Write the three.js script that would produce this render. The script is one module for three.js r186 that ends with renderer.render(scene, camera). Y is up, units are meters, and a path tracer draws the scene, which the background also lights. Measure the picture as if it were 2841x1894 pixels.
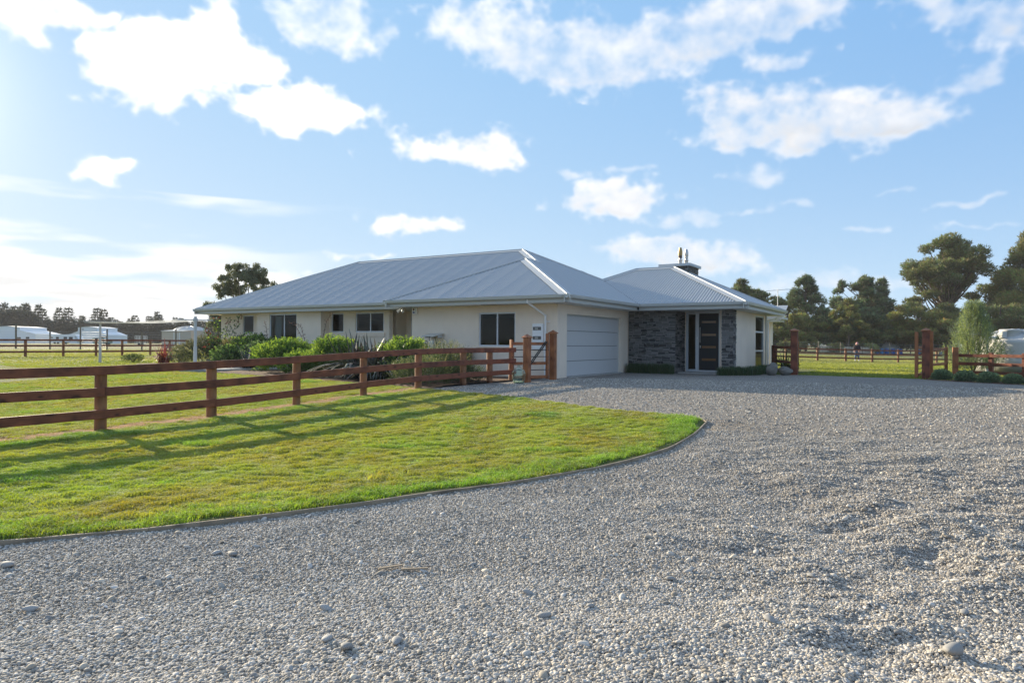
import * as THREE from 'three';
import { mergeGeometries, toCreasedNormals, mergeVertices } from 'three/addons/utils/BufferGeometryUtils.js';
import { RoundedBoxGeometry } from 'three/addons/geometries/RoundedBoxGeometry.js';
import { MarchingCubes } from 'three/addons/objects/MarchingCubes.js';

// ---------------------------------------------------------------- camera, exposure, sun
const renderer = new THREE.WebGLRenderer({ antialias: true });
renderer.setSize(1024, 682);
renderer.toneMapping = THREE.LinearToneMapping;
renderer.toneMappingExposure = 2.2;
renderer.shadowMap.enabled = true;
const scene = new THREE.Scene();
const camera = new THREE.PerspectiveCamera(53.22, 1024 / 682, 0.1, 4000);
camera.rotation.order = 'YXZ';
camera.position.set(0, 1.19, 0);
camera.rotation.set(0.0022, 0, 0.0061);

const SUN_EL = 16.3 * Math.PI / 180;
const sunDir = new THREE.Vector3(-0.697 * Math.cos(SUN_EL), Math.sin(SUN_EL), -0.717 * Math.cos(SUN_EL)).normalize();
const sun = new THREE.DirectionalLight(new THREE.Color(1.0, 0.86, 0.63), 5.0);
sun.position.copy(sunDir).multiplyScalar(120);
sun.castShadow = true;
sun.shadow.mapSize.set(4096, 4096);
Object.assign(sun.shadow.camera, { left: -60, right: 60, top: 40, bottom: -40, near: 1, far: 300 });
scene.add(sun, sun.target);

// ---------------------------------------------------------------- random numbers and noise
function mulberry(a) { return () => { a |= 0; a = a + 0x6D2B79F5 | 0; let t = Math.imul(a ^ a >>> 15, 1 | a); t = t + Math.imul(t ^ t >>> 7, 61 | t) ^ t; return ((t ^ t >>> 14) >>> 0) / 4294967296; }; }
let R = mulberry(7);
const rr = (a, b) => a + (b - a) * R();
const PERM = new Uint8Array(512); { const q = mulberry(99), p = [...Array(256).keys()]; for (let i = 255; i > 0; i--) { const j = Math.floor(q() * (i + 1)); [p[i], p[j]] = [p[j], p[i]]; } for (let i = 0; i < 512; i++) PERM[i] = p[i & 255]; }
function grad(h, x, y, z) { const u = (h & 8) ? y : x, v = (h & 15) < 4 ? y : ((h & 13) === 12 ? x : z); return ((h & 1) ? -u : u) + ((h & 2) ? -v : v); }
function noise3(x, y, z) {
  const fx = Math.floor(x), fy = Math.floor(y), fz = Math.floor(z), X = fx & 255, Y = fy & 255, Z = fz & 255; x -= fx; y -= fy; z -= fz;
  const u = x * x * x * (x * (x * 6 - 15) + 10), v = y * y * y * (y * (y * 6 - 15) + 10), w = z * z * z * (z * (z * 6 - 15) + 10);
  const A = PERM[X] + Y, AA = PERM[A] + Z, AB = PERM[A + 1] + Z, B = PERM[X + 1] + Y, BA = PERM[B] + Z, BB = PERM[B + 1] + Z;
  const l = (a, b, t) => a + (b - a) * t;
  return l(l(l(grad(PERM[AA], x, y, z), grad(PERM[BA], x - 1, y, z), u), l(grad(PERM[AB], x, y - 1, z), grad(PERM[BB], x - 1, y - 1, z), u), v),
    l(l(grad(PERM[AA + 1], x, y, z - 1), grad(PERM[BA + 1], x - 1, y, z - 1), u), l(grad(PERM[AB + 1], x, y - 1, z - 1), grad(PERM[BB + 1], x - 1, y - 1, z - 1), u), v), w);
}
function fbm(x, y, z, o) { let s = 0, a = 0.5; for (let i = 0; i < o; i++) { s += a * noise3(x, y, z); x = x * 2.03 + 17.1; y = y * 2.03 + 3.7; z = z * 2.03 + 9.2; a *= 0.5; } return s; }
const ss = (a, b, x) => { const t = Math.min(1, Math.max(0, (x - a) / (b - a))); return t * t * (3 - 2 * t); };
const mix = (a, b, t) => a + (b - a) * t;
const clamp = (x, a = 0, b = 1) => Math.min(b, Math.max(a, x));

// ---------------------------------------------------------------- sky (air and clouds), azimuth 0 = straight ahead, degrees
const CLOUDS = [
[0.9,-29.4,20.0,3.45,1.73,-26.5,21.1,3.32,1.97,-23.5,22.4,2.19,2.12,-22.9,23.5,1.26,1.26,-25.6,19.5,4.0,2.03,-28.5,17.8,2.91,1.39,-21.6,20.6,2.91,1.77,-20.0,20.4,1.96,1.05,-31.3,20.0,1.36,0.69],
[0.9,-18.7,18.4,3.69,1.92,-15.7,18.1,3.1,1.52,-19.0,16.8,2.32,1.42,-13.3,18.2,2.1,0.71,-21.6,17.6,1.28,0.77],
[1.1,-35.6,21.3,3.27,1.66,-32.6,21.9,2.4,1.05,-30.5,22.2,1.1,0.4,-37.1,21.5,2.91,1.75],
[1.3,-15.7,24.6,3.8,2.01,-17.4,23.9,2.36,1.73,-14.0,23.3,2.09,1.42,-13.7,25.7,3.15,1.43],
[1.5,-19.1,24.5,1.99,0.57,-10.9,24.5,1.06,1.76],
[1.0,-8.0,15.6,3.07,1.4,-4.7,15.7,3.65,1.28,-1.4,16.0,2.56,1.21,-1.4,14.8,1.65,0.96],
[1.0,-8.6,9.5,3.43,0.98,-10.1,9.3,2.5,0.77,-6.1,9.6,1.82,0.57],
[1.0,-31.6,11.9,1.62,0.89,-31.0,11.5,1.09,0.66,-29.6,12.4,1.12,0.3],
[1.3,-5.1,25.1,2.55,1.62,-1.1,24.6,4.03,2.09,2.9,23.4,4.72,2.12,6.2,22.7,4.66,2.29,8.7,21.4,3.19,1.71,13.0,23.6,5.43,2.36,16.7,23.8,4.9,2.17,20.3,24.1,4.38,1.7,23.5,24.2,2.72,1.11,21.0,21.1,2.82,0.74,4.0,21.7,3.27,1.41],
[1.2,17.8,17.9,3.26,1.94,21.0,17.3,4.33,2.16,24.8,16.6,4.37,1.97,28.0,16.4,4.12,1.77,30.8,16.2,2.37,1.44,16.4,19.4,2.0,0.93,18.4,15.6,2.92,0.96,23.9,14.8,2.11,0.63],
[1.5,34.6,17.8,1.46,1.09,35.6,18.1,0.96,0.81],
[1.4,35.6,21.4,2.12,1.79,38.9,20.6,3.61,1.93,31.8,23.1,2.32,1.57],
[1.1,7.4,12.1,2.86,1.31,6.3,11.4,2.88,0.91,10.2,11.7,3.33,1.1,8.1,12.8,1.79,0.89],
[1.4,4.8,13.8,1.16,0.48,9.1,13.8,3.18,0.41],
[1.2,9.5,7.9,3.87,0.85,13.8,7.1,5.06,1.57,17.2,6.6,2.96,1.1,12.7,8.1,2.76,0.84],
[1.4,14.1,10.0,2.05,0.89,16.5,10.4,1.34,0.54,17.1,9.6,1.33,0.48],
[1.5,19.8,13.2,2.87,0.78,18.5,10.7,2.28,0.34,22.6,10.8,1.85,0.33],
[1.5,27.4,8.9,2.26,0.25,32.7,9.9,2.28,0.27,34.7,9.9,1.94,0.26,29.4,11.3,1.64,0.28,34.4,8.2,2.65,0.21],
[1.5,26.3,5.0,5.05,0.85,22.4,4.4,4.24,0.47,30.5,4.8,1.6,0.44],
[1.3,-23.7,6.5,1.4,0.4,-18.9,5.0,4.02,0.82,-21.5,4.4,3.9,0.88,-13.9,6.8,2.09,0.32,-10.8,6.7,1.42,0.28]];
{ // the same kind of fair-weather cloud all round the rest of the sky
  const q = mulberry(31);
  for (let i = 0; i < 95; i++) {
    const el = 4 + 62 * Math.pow(q(), 1.3), az = 44 + q() * 272, n = 3 + Math.floor(q() * 5), row = [1.0 + q() * 0.5], k = 0.5 + el / 22;
    for (let j = 0; j < n; j++) row.push(((az + (q() - 0.5) * 9 * k / Math.cos(el * 0.01745) + 180) % 360) - 180, el + (q() - 0.5) * 2.2 * k, (1.6 + q() * 2.6) * k / Math.cos(el * 0.01745), (0.5 + q() * 1.1) * k);
    CLOUDS.push(row);
  }
  for (let i = 0; i < 60; i++) { const el = 31 + q() * 52, az = (q() - 0.5) * 360, row = [1.2]; for (let j = 0; j < 5; j++) row.push(az + (q() - 0.5) * 14, el + (q() - 0.5) * 5, 3 + q() * 5, 1.5 + q() * 2); CLOUDS.push(row); }
}
const SKY = 0.545;
function buildSky() {
  const W = 4096, Hh = 2048, data = new Float32Array(W * Hh * 4), D = Math.PI / 180, boxes = [];
  for (const c of CLOUDS) for (let i = 1; i < c.length; i += 4) boxes.push([c[i], c[i + 1], c[i + 2], c[i + 3], c[0], c]);
  const bins = Array.from({ length: 360 }, () => []);
  for (const b of boxes) for (let a = Math.floor(b[0] - b[2] * 1.9 - 3); a <= b[0] + b[2] * 1.9 + 3; a++) bins[((a % 360) + 360) % 360].push(b);
  for (let row = 0; row < Hh; row++) {
    const el = ((row + 0.5) / Hh - 0.5) * 180, y = Math.sin(el * D), ce = Math.cos(el * D);
    for (let col = 0; col < W; col++) {
      const at = (row * W + col) * 4; data[at + 3] = 1;
      if (el < -1) { data[at] = 0.22; data[at + 1] = 0.25; data[at + 2] = 0.20; continue; }
      const th = ((col + 0.5) / W - 0.5) * 2 * Math.PI, x = Math.cos(th) * ce, z = Math.sin(th) * ce;
      const az = Math.atan2(x, -z) / D, cs = clamp(x * sunDir.x + y * sunDir.y + z * sunDir.z, -1, 1), ang = Math.acos(cs) / D;
      // clear air
      const h = Math.exp(-Math.max(el, 0) / 12), away = ss(20, 105, ang);
      let r = mix(mix(0.25, 0.120, away), mix(0.63, 0.53, away), h), g = mix(mix(0.48, 0.325, away), mix(0.77, 0.71, away), h), b = mix(mix(0.775, 0.67, away), mix(0.86, 0.85, away), h);
      const glow = 0.6 * Math.exp(-ang / 2.8) + (0.13 + 0.52 * Math.exp(-Math.max(el, 0) / 12)) * Math.exp(-ang / 20);
      r = mix(r, 1.12, clamp(glow)); g = mix(g, 1.10, clamp(glow)); b = mix(b, 1.06, clamp(glow));
      const hot = 2.4 * Math.exp(-ang / 2.2); r += hot; g += hot * 0.95; b += hot * 0.85;
      // low broken layer towards the sun
      const nearSun = ss(34, 12, Math.abs(az + 44));
      let a = 0, lit = 1, gray = 0;
      if (nearSun > 0 && el > -0.5 && el < 11) {
        const k = 1 / (Math.max(y, 0) + 0.07), px = x * k, pz = z * k;
        const n = fbm(px * 0.9 + 4, el * 0.32, pz * 0.9, 5) + 0.18 * noise3(px * 0.35, 8, pz * 0.35);
        const m = ss(-0.20, 0.20, n + 0.16 - 0.42 * ss(5.0, 9.0, el));
        const n2 = fbm(px * 1.1 + 14, el * 0.55 + 3, pz * 1.1, 4);
        a = m * nearSun * 0.92; gray = ss(-0.02, 0.30, n2) * (1 - 0.75 * ss(3, 8, el)) * 0.24;
      }
      // separate clouds
      const list = bins[((Math.floor(az) % 360) + 360) % 360];
      if (list.length) {
        const w1 = fbm(x * 9, y * 9, z * 9, 2), w2 = fbm(x * 9 + 31, y * 9, z * 9 + 7, 2), w3 = fbm(x * 30, y * 30 + 5, z * 30, 3), w4 = fbm(x * 30 + 9, y * 30, z * 30 + 15, 3);
        const ca = az + w1 * 1.7 + w3 * 1.3, cel = el + w2 * 1.1 + w4 * 0.9;
        let m = 0, cur = null, cm = 0, soft = 1, up = 0, wsum = 1e-6;
        for (const q of list) {
          let da = ca - q[0]; if (da > 180) da -= 360; if (da < -180) da += 360;
          da /= q[2]; const de = (cel - q[1]) / q[3], d = da * da + (de < 0 ? de * de * 1.25 : de * de);
          if (d < 3.2) { const v = Math.exp(-d * 1.12); if (q[5] !== cur) { cur = q[5]; cm = 0; } cm += v; if (cm > m) m = cm; soft += v * (q[4] - 1); up += v * (de + da * 0.35); wsum += v; }
        }
        if (m > 0.04) {
          soft = clamp(soft, 0.8, 1.6);
          const det = fbm(x * 26, y * 34, z * 26, 6), bil = Math.abs(noise3(x * 42, y * 48, z * 42)) + 0.5 * Math.abs(noise3(x * 90, y * 95, z * 90));
          const dens = Math.min(m, 1.25) + det * 1.15 + 0.25 * fbm(x * 11 + 40, y * 15, z * 11, 3) - bil * 0.40 - 0.36;
          const ca2 = ss(-0.22, 0.72 * soft * soft, dens) * (soft > 1.25 ? 0.88 : 0.99);
          const thick = ss(0.25, 1.0, dens), under = ss(0.25, -0.9, up / wsum);
          const bright = mix(0.95, 1.06, ss(60, 15, ang)) - (0.06 + 0.38 * away) * thick * (0.25 + 0.75 * under) + det * 0.22 - (0.10 * away) * bil;
          a = a + ca2 * (1 - a); lit = mix(lit, bright, ca2); gray *= 1 - ca2;
        }
      }
      if (a > 0) {
        const warm = ss(50, 15, ang), far = 1 - 0.45 * Math.exp(-Math.max(el, 0) / 5) * away, L = lit * (1 - gray), cr = L * mix(0.885, 1.05, warm), cg = L * mix(0.895, 1.035, warm), cb = L * mix(0.925, 1.02, warm), k = a * far;
        r = mix(r, cr, k); g = mix(g, cg, k); b = mix(b, cb, k);
      }
      data[at] = r * SKY; data[at + 1] = g * SKY; data[at + 2] = b * SKY;
    }
  }
  const t = new THREE.DataTexture(data, W, Hh, THREE.RGBAFormat, THREE.FloatType);
  t.mapping = THREE.EquirectangularReflectionMapping; t.colorSpace = THREE.LinearSRGBColorSpace; t.minFilter = t.magFilter = THREE.LinearFilter; t.needsUpdate = true;
  return t;
}
scene.background = buildSky();
scene.environment = scene.background;

// ---------------------------------------------------------------- naming
const used = new Map();
function numbered(name) { const n = used.get(name) || 0; used.set(name, n + 1); return n ? name + '_' + String(n).padStart(3, '0') : name; }
function tag(o, label, category, group, kind) { if (label) o.userData.label = label; if (category) o.userData.category = category; if (group) o.userData.group = group; if (kind) o.userData.kind = kind; return o; }
function thing(name, label, category, pos = [0, 0, 0], turn = 0, group) { const o = new THREE.Group(); o.name = numbered(name); o.position.set(...pos); o.rotation.y = turn; scene.add(o); return tag(o, label, category, group); }
function part(name, geo, mat, parent, label) { const m = new THREE.Mesh(geo, mat); m.name = name; m.castShadow = m.receiveShadow = true; parent.add(m); if (label) m.userData.label = label; return m; }
function solo(name, geo, mat, label, category, group, kind) { const m = new THREE.Mesh(geo, mat); m.name = numbered(name); m.castShadow = m.receiveShadow = true; scene.add(m); return tag(m, label, category, group, kind); }
function copy(src, pos, turn, label, group, scale) { const c = src.clone(); c.name = numbered(src.name.replace(/_\d{3}$/, '')); c.userData = { ...src.userData }; if (label) c.userData.label = label; if (group) c.userData.group = group; c.position.set(...pos); c.rotation.y = turn; if (scale) c.scale.copy(scale); scene.add(c); return c; }

// ---------------------------------------------------------------- geometry helpers
const V = (x, y, z) => new THREE.Vector3(x, y, z);
function geo(pos, uv, nor, col) { const g = new THREE.BufferGeometry(); g.setAttribute('position', new THREE.Float32BufferAttribute(pos, 3)); if (uv) g.setAttribute('uv', new THREE.Float32BufferAttribute(uv, 2)); if (nor) g.setAttribute('normal', new THREE.Float32BufferAttribute(nor, 3)); else g.computeVertexNormals(); if (col) g.setAttribute('color', new THREE.Float32BufferAttribute(col, 3)); return g; }
const rectP = (w, h, c = 0) => c ? [[-w / 2 + c, -h / 2], [w / 2 - c, -h / 2], [w / 2, -h / 2 + c], [w / 2, h / 2 - c], [w / 2 - c, h / 2], [-w / 2 + c, h / 2], [-w / 2, h / 2 - c], [-w / 2, -h / 2 + c]] : [[-w / 2, -h / 2], [w / 2, -h / 2], [w / 2, h / 2], [-w / 2, h / 2]];
const circP = (r, n = 12) => Array.from({ length: n }, (_, i) => [Math.cos(i / n * 2 * Math.PI) * r, Math.sin(i / n * 2 * Math.PI) * r]);
// a straight bar of the given cross-section from a to b; uv: u round the section, v along the bar, in metres
function bar(P, a, b, up = V(0, 1, 0), smooth = false) {
  const t = b.clone().sub(a), L = t.length(); t.normalize();
  if (Math.abs(t.dot(up)) > 0.99) up = V(0, 0, 1);
  const x = up.clone().cross(t).normalize(), y = t.clone().cross(x), n = P.length, pos = [], uv = [], o = R() * 3, ov = R() * 3;
  const pt = (i, e) => (e ? b : a).clone().addScaledVector(x, P[i % n][0]).addScaledVector(y, P[i % n][1]);
  let u = o;
  for (let i = 0; i < n; i++) {
    const p = pt(i, 0), q = pt(i + 1, 0), s = pt(i + 1, 1), r = pt(i, 1), du = p.distanceTo(q);
    for (const [k, uu, vv] of [[p, u, ov], [q, u + du, ov], [s, u + du, ov + L], [p, u, ov], [s, u + du, ov + L], [r, u, ov + L]]) { pos.push(k.x, k.y, k.z); uv.push(uu, vv); }
    u += du;
  }
  for (const e of [0, 1]) for (let i = 1; i < n - 1; i++) for (const j of e ? [0, i, i + 1] : [0, i + 1, i]) { const k = pt(j, e); pos.push(k.x, k.y, k.z); uv.push(P[j][0] + o, P[j][1]); }
  const g = geo(pos, uv);
  return smooth ? toCreasedNormals(g, 0.9) : g;
}
const box = (w, h, d, x = 0, y = 0, z = 0) => bar(rectP(w, d), V(x, y - h / 2, z), V(x, y + h / 2, z), V(0, 0, -1)); // uv v = up
const merge = (list) => mergeGeometries(list.map((g) => { g = g.index ? g.toNonIndexed() : g; for (const k of Object.keys(g.attributes)) if (!['position', 'normal', 'uv', 'color'].includes(k)) g.deleteAttribute(k); return g; }), false);
function cyl(r0, r1, h, x = 0, y = 0, z = 0, n = 20, open = false) { const g = new THREE.CylinderGeometry(r1, r0, h, n, 1, open); g.translate(x, y + h / 2, z); return g.toNonIndexed(); }
function lathe(pts, n = 24, x = 0, y = 0, z = 0) { const g = new THREE.LatheGeometry(pts.map((p) => new THREE.Vector2(p[0], p[1])), n); g.translate(x, y, z); return g.toNonIndexed(); }
function tube(pts, r, n = 8, seg = 16, taper) {
  const c = new THREE.CatmullRomCurve3(pts), g = new THREE.TubeGeometry(c, seg, r, n);
  if (taper !== undefined) { const p = g.attributes.position, q = V(0, 0, 0); for (let i = 0; i <= seg; i++) { const m = c.getPointAt(i / seg), k = mix(1, taper, i / seg); for (let j = 0; j <= n; j++) { const a = i * (n + 1) + j; q.fromBufferAttribute(p, a).sub(m).multiplyScalar(k).add(m); p.setXYZ(a, q.x, q.y, q.z); } } }
  return g.toNonIndexed();
}
function quad(a, b, c, d) { const u = a.distanceTo(b), v = a.distanceTo(d); return geo([a, b, c, a, c, d].flatMap((p) => [p.x, p.y, p.z]), [0, 0, u, 0, u, v, 0, 0, u, v, 0, v]); }
// a thick sheet with four corners
function plate(a, b, c, d, t) { const e = [a, b, c, d].map((p) => p.clone().add(t)); return merge([quad(e[0], e[1], e[2], e[3]), quad(d, c, b, a), quad(a, b, e[1], e[0]), quad(b, c, e[2], e[1]), quad(c, d, e[3], e[2]), quad(d, a, e[0], e[3])]); }
function tri3(a, b, c) { return geo([a, b, c].flatMap((p) => [p.x, p.y, p.z]), [0, 0, a.distanceTo(b), 0, 0, a.distanceTo(c)]); }

// ---------------------------------------------------------------- materials
const lin = (r, g, b) => new THREE.Color().setRGB(r, g, b);
function tex(n, f, srgb, rep = 1) {
  const d = new Uint8Array(n * n * 4);
  for (let j = 0; j < n; j++) for (let i = 0; i < n; i++) { const c = f(i / n, j / n), k = (j * n + i) * 4; for (let m = 0; m < 3; m++) { const v = clamp(Array.isArray(c) ? c[m] : c); d[k + m] = Math.round(255 * (srgb ? (v <= 0.0031308 ? v * 12.92 : 1.055 * Math.pow(v, 1 / 2.4) - 0.055) : v)); } d[k + 3] = 255; }
  const t = new THREE.DataTexture(d, n, n); t.wrapS = t.wrapT = THREE.RepeatWrapping; t.magFilter = THREE.LinearFilter; t.minFilter = THREE.LinearMipmapLinearFilter; t.generateMipmaps = true; t.colorSpace = srgb ? THREE.SRGBColorSpace : THREE.NoColorSpace; t.repeat.set(rep, rep); t.needsUpdate = true;
  return t;
}
// tileable noise on the unit square
function tnoise(u, v, f, o, s = 0) { let r = 0, a = 0.5; for (let i = 0; i < o; i++) { const w = f * (1 << i), U = u * w, Vv = v * w, iu = Math.floor(U), iv = Math.floor(Vv), x = U - iu, y = Vv - iv, hx = x * x * (3 - 2 * x), hy = y * y * (3 - 2 * y), h = (p, q) => PERM[(PERM[((p % w) + w) % w & 255] + ((q % w) + w) % w + s * 37 + i * 11) & 255] / 255; r += a * mix(mix(h(iu, iv), h(iu + 1, iv), hx), mix(h(iu, iv + 1), h(iu + 1, iv + 1), hx), hy); a *= 0.5; } return r; }
const std = (color, roughness = 0.8, extra = {}) => new THREE.MeshStandardMaterial({ color, roughness, metalness: 0, ...extra });
function woodMat(c0, c1, rough, rep = 1) { // grain along v, knots
  const q = mulberry(Math.floor(c0[0] * 9999)), knots = Array.from({ length: 5 }, () => [q(), q(), 0.014 + q() * 0.028]);
  const f = (u, v) => { let k = 0; for (const [a, b, s] of knots) { let du = Math.abs(u - a), dv = Math.abs(v - b); du = Math.min(du, 1 - du); dv = Math.min(dv, 1 - dv); k = Math.max(k, Math.exp(-(du * du + dv * dv * 0.16) / (s * s))); } const g = tnoise(u, v * 0.25, 32, 3, 1), w = tnoise(u, v, 4, 3, 2); return [clamp(0.15 + 0.9 * g * 0.6 + 1.0 * (w - 0.38) - 0.85 * k), g]; };
  return std(0xffffff, rough, { map: tex(512, (u, v) => { const t = f(u, v)[0]; return c0.map((c, i) => mix(c, c1[i], t)); }, true, rep), bumpMap: tex(256, (u, v) => f(u, v)[1], false, rep), bumpScale: 0.003 });
}
const M = {};
M.stain = woodMat([0.060, 0.015, 0.008], [0.275, 0.082, 0.038], 0.62);
M.postwood = woodMat([0.14, 0.055, 0.024], [0.34, 0.16, 0.075], 0.7);
M.cedar = woodMat([0.15, 0.048, 0.018], [0.44, 0.165, 0.062], 0.6);
M.board = woodMat([0.16, 0.13, 0.095], [0.36, 0.29, 0.21], 0.85);
M.graypost = woodMat([0.11, 0.095, 0.07], [0.24, 0.2, 0.15], 0.85);
M.stucco = std(lin(0.90, 0.77, 0.64), 0.9, { map: tex(512, (u, v) => { const n = 0.90 + 0.16 * (tnoise(u, v, 5, 5, 61) - 0.42) + 0.05 * (tnoise(u, v * 0.3, 40, 2, 62) - 0.4); return [n, n * 0.995, n * 0.985]; }, true, 0.3), bumpMap: tex(512, (u, v) => tnoise(u, v, 64, 3, 5), false, 0.8), bumpScale: 0.004 });
M.roof = new THREE.MeshPhysicalMaterial({ color: lin(0.385, 0.40, 0.415), roughness: 0.5, metalness: 0.0, clearcoat: 0.05, clearcoatRoughness: 0.3 });
M.cap = new THREE.MeshPhysicalMaterial({ color: lin(0.46, 0.47, 0.475), roughness: 0.5, metalness: 0.1, clearcoat: 0.1, clearcoatRoughness: 0.3 });
M.gutter = new THREE.MeshPhysicalMaterial({ color: lin(0.50, 0.51, 0.49), roughness: 0.4, clearcoat: 0.3, clearcoatRoughness: 0.3 });
M.soffit = std(lin(0.74, 0.73, 0.70), 0.7);
M.alu = new THREE.MeshPhysicalMaterial({ color: lin(0.58, 0.60, 0.63), roughness: 0.35, metalness: 0.15 });
M.doorpanel = new THREE.MeshPhysicalMaterial({ color: lin(0.56, 0.555, 0.55), roughness: 0.42, bumpMap: tex(256, (u, v) => tnoise(u, v, 64, 2, 9), false, 2), bumpScale: 0.0015 });
M.glass = new THREE.MeshPhysicalMaterial({ color: lin(0.45, 0.48, 0.47), roughness: 0.02, transmission: 1, thickness: 0, ior: 1.5, specularIntensity: 0.45 });
M.curtain = new THREE.MeshPhysicalMaterial({ color: lin(0.75, 0.85, 0.88), roughness: 1, transmission: 0.35, thickness: 0 });
M.dark = std(lin(0.02, 0.02, 0.022), 0.8);
M.interior = std(lin(0.06, 0.05, 0.045), 0.9);
M.white = new THREE.MeshPhysicalMaterial({ color: lin(0.82, 0.82, 0.82), roughness: 0.4 });
M.whiteflat = std(lin(0.78, 0.78, 0.77), 0.75);
M.black = std(lin(0.014, 0.014, 0.015), 0.5);
M.charcoal = std(lin(0.014, 0.015, 0.019), 0.5);
M.steel = std(lin(0.55, 0.55, 0.55), 0.3, { metalness: 1 });
M.galv = std(lin(0.50, 0.52, 0.54), 0.5, { metalness: 0.6 });
M.concrete = std(0xffffff, 0.92, { map: tex(512, (u, v) => { const n = 0.36 + 0.22 * (tnoise(u, v, 6, 5, 3) - 0.5) + 0.12 * (tnoise(u, v, 128, 2, 4) - 0.4); return [n * 1.02, n, n * 0.95]; }, true, 0.5) });
M.mulch = std(0xffffff, 1, { map: tex(512, (u, v) => { const n = tnoise(u, v * 0.5, 64, 3, 6), c = tnoise(u, v, 12, 3, 7); return [0.035 + 0.16 * n * c * 2, 0.02 + 0.085 * n * c * 2, 0.012 + 0.05 * n * c * 2]; }, true, 0.7), bumpMap: tex(256, (u, v) => tnoise(u, v, 64, 3, 6), false, 0.7), bumpScale: 0.03 });
M.bark = std(0xffffff, 0.95, { map: tex(256, (u, v) => { const n = tnoise(u, v * 0.25, 24, 3, 8); return [0.06 + 0.13 * n, 0.045 + 0.10 * n, 0.035 + 0.075 * n]; }, true, 1), bumpMap: tex(256, (u, v) => tnoise(u, v * 0.25, 24, 3, 8), false, 1), bumpScale: 0.04 });
M.palebark = std(0xffffff, 0.9, { map: tex(256, (u, v) => { const n = tnoise(u, v * 0.25, 12, 4, 12); return [0.18 + 0.22 * n, 0.14 + 0.17 * n, 0.10 + 0.12 * n]; }, true, 1) });
const leafMat = (t = 0.4) => new THREE.MeshPhysicalMaterial({ color: 0xffffff, vertexColors: true, roughness: 1, transmission: t, thickness: 0, side: THREE.DoubleSide });
M.leaf = leafMat(0.42);
M.needle = leafMat(0.22);
M.blade = leafMat(0.45);
const glossLeaf = (c, extra) => new THREE.MeshPhysicalMaterial({ color: c, roughness: 0.42, side: THREE.DoubleSide, ...extra });
// ---------------------------------------------------------------- house axes: x along the garage front's outward normal, z towards the long facade's front
const YAW = 31.55 * Math.PI / 180, HX = 1.576, HZ = -23.63, cY = Math.cos(YAW), sY = Math.sin(YAW);
const toW = (x, z) => [HX + x * cY - z * sY, HZ + x * sY + z * cY];
const toL = (X, Z) => [(X - HX) * cY + (Z - HZ) * sY, -(X - HX) * sY + (Z - HZ) * cY];
function H(X, Z) {
  const [x, z] = toL(X, Z);
  return -0.03 - 0.26 * ss(5.5, 15.5, z) - 0.33 * ss(34, 60, -Z) * ss(-10, 10, x) + 0.12 * ss(35, 50, -Z) * ss(5, -15, x);
}
const W3 = (x, z, dy = 0) => { const [X, Z] = toW(x, z); return V(X, H(X, Z) + dy, Z); };
function table(T) { return (v) => { if (v <= T[0][0]) return T[0][1]; for (let i = 1; i < T.length; i++) if (v <= T[i][0]) return mix(T[i - 1][1], T[i][1], (v - T[i - 1][0]) / (T[i][0] - T[i - 1][0])); return T[T.length - 1][1]; }; }
const LAWN_EDGE = [[4.6, -14], [4.9, -13.3], [5.3, -9.6], [5.8, -6], [6.5, -2.5], [6.87, -0.55], [7.07, 0.19], [7.81, 3.0], [8.96, 5.83], [9.18, 7.5], [9.42, 7.82], [10.88, 8.02], [12.06, 8.05], [13.09, 7.91], [13.86, 7.69], [14.75, 7.35], [15.68, 6.92], [16.38, 6.66], [17.07, 6.32], [17.96, 5.85], [18.7, 5.31], [19.8, 4.3], [21, 3.0], [23, 0.2], [27, -7]];
const lawnX = table(LAWN_EDGE);
const gravelZ = table([[-1.4, 0.15], [-0.02, 0.15], [0.0, -8.1], [4.4, -8.3], [6.6, -8.5], [10.7, -8.0], [11.2, -7.3], [12, -6.6], [13, -6.05], [13.6, -5.7], [16, -4.4], [45, 9]]);
// gravel surface: tyre-turned heaps and hollows, strongest in the loose right foreground
const trackAt = (X, Z) => { const c = (o) => Math.exp(-Math.pow((X - o - 0.16 * (Z + 5) - 0.35 * Math.sin(Z * 0.13)) / 0.36, 2)); return clamp(c(2.55) + c(0.95) * 0.7 + c(4.2) * 0.6); };
function gravelY(X, Z) {
  const d = Math.hypot(X, Z), loose = ss(0.0, 2.4, X + 0.22 * (Z + 4)) * ss(15, 6, d);
  const big = fbm(X * 1.5 + 3, 4.2, Z * 2.3, 4), rut = noise3(X * 0.5 + 0.23 * Z, 7.7, Z * 1.4), track = Math.exp(-Math.pow((X - 2.55 - 0.16 * (Z + 5)) / 0.42, 2)) - 0.6 * Math.exp(-Math.pow((X - 3.45 - 0.16 * (Z + 5)) / 0.3, 2));
  const lump = fbm(X * 3.2 + 11, 1.2, Z * 4.4, 3);
  const bank = 0.05 * ss(-4.0, -3.2, Z) * ss(-2, 1, X);
  return H(X, Z) + loose * (1 - 0.65 * trackAt(X, Z)) * (0.12 * big + 0.04 * rut + 0.055 * lump * ss(11, 5, d) - 0.06 * track * ss(-12, -6, Z)) + (0.012 + 0.02 * ss(14, 5, d)) * fbm(X * 1.1, 2, Z * 1.1, 4) + bank;
}
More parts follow.
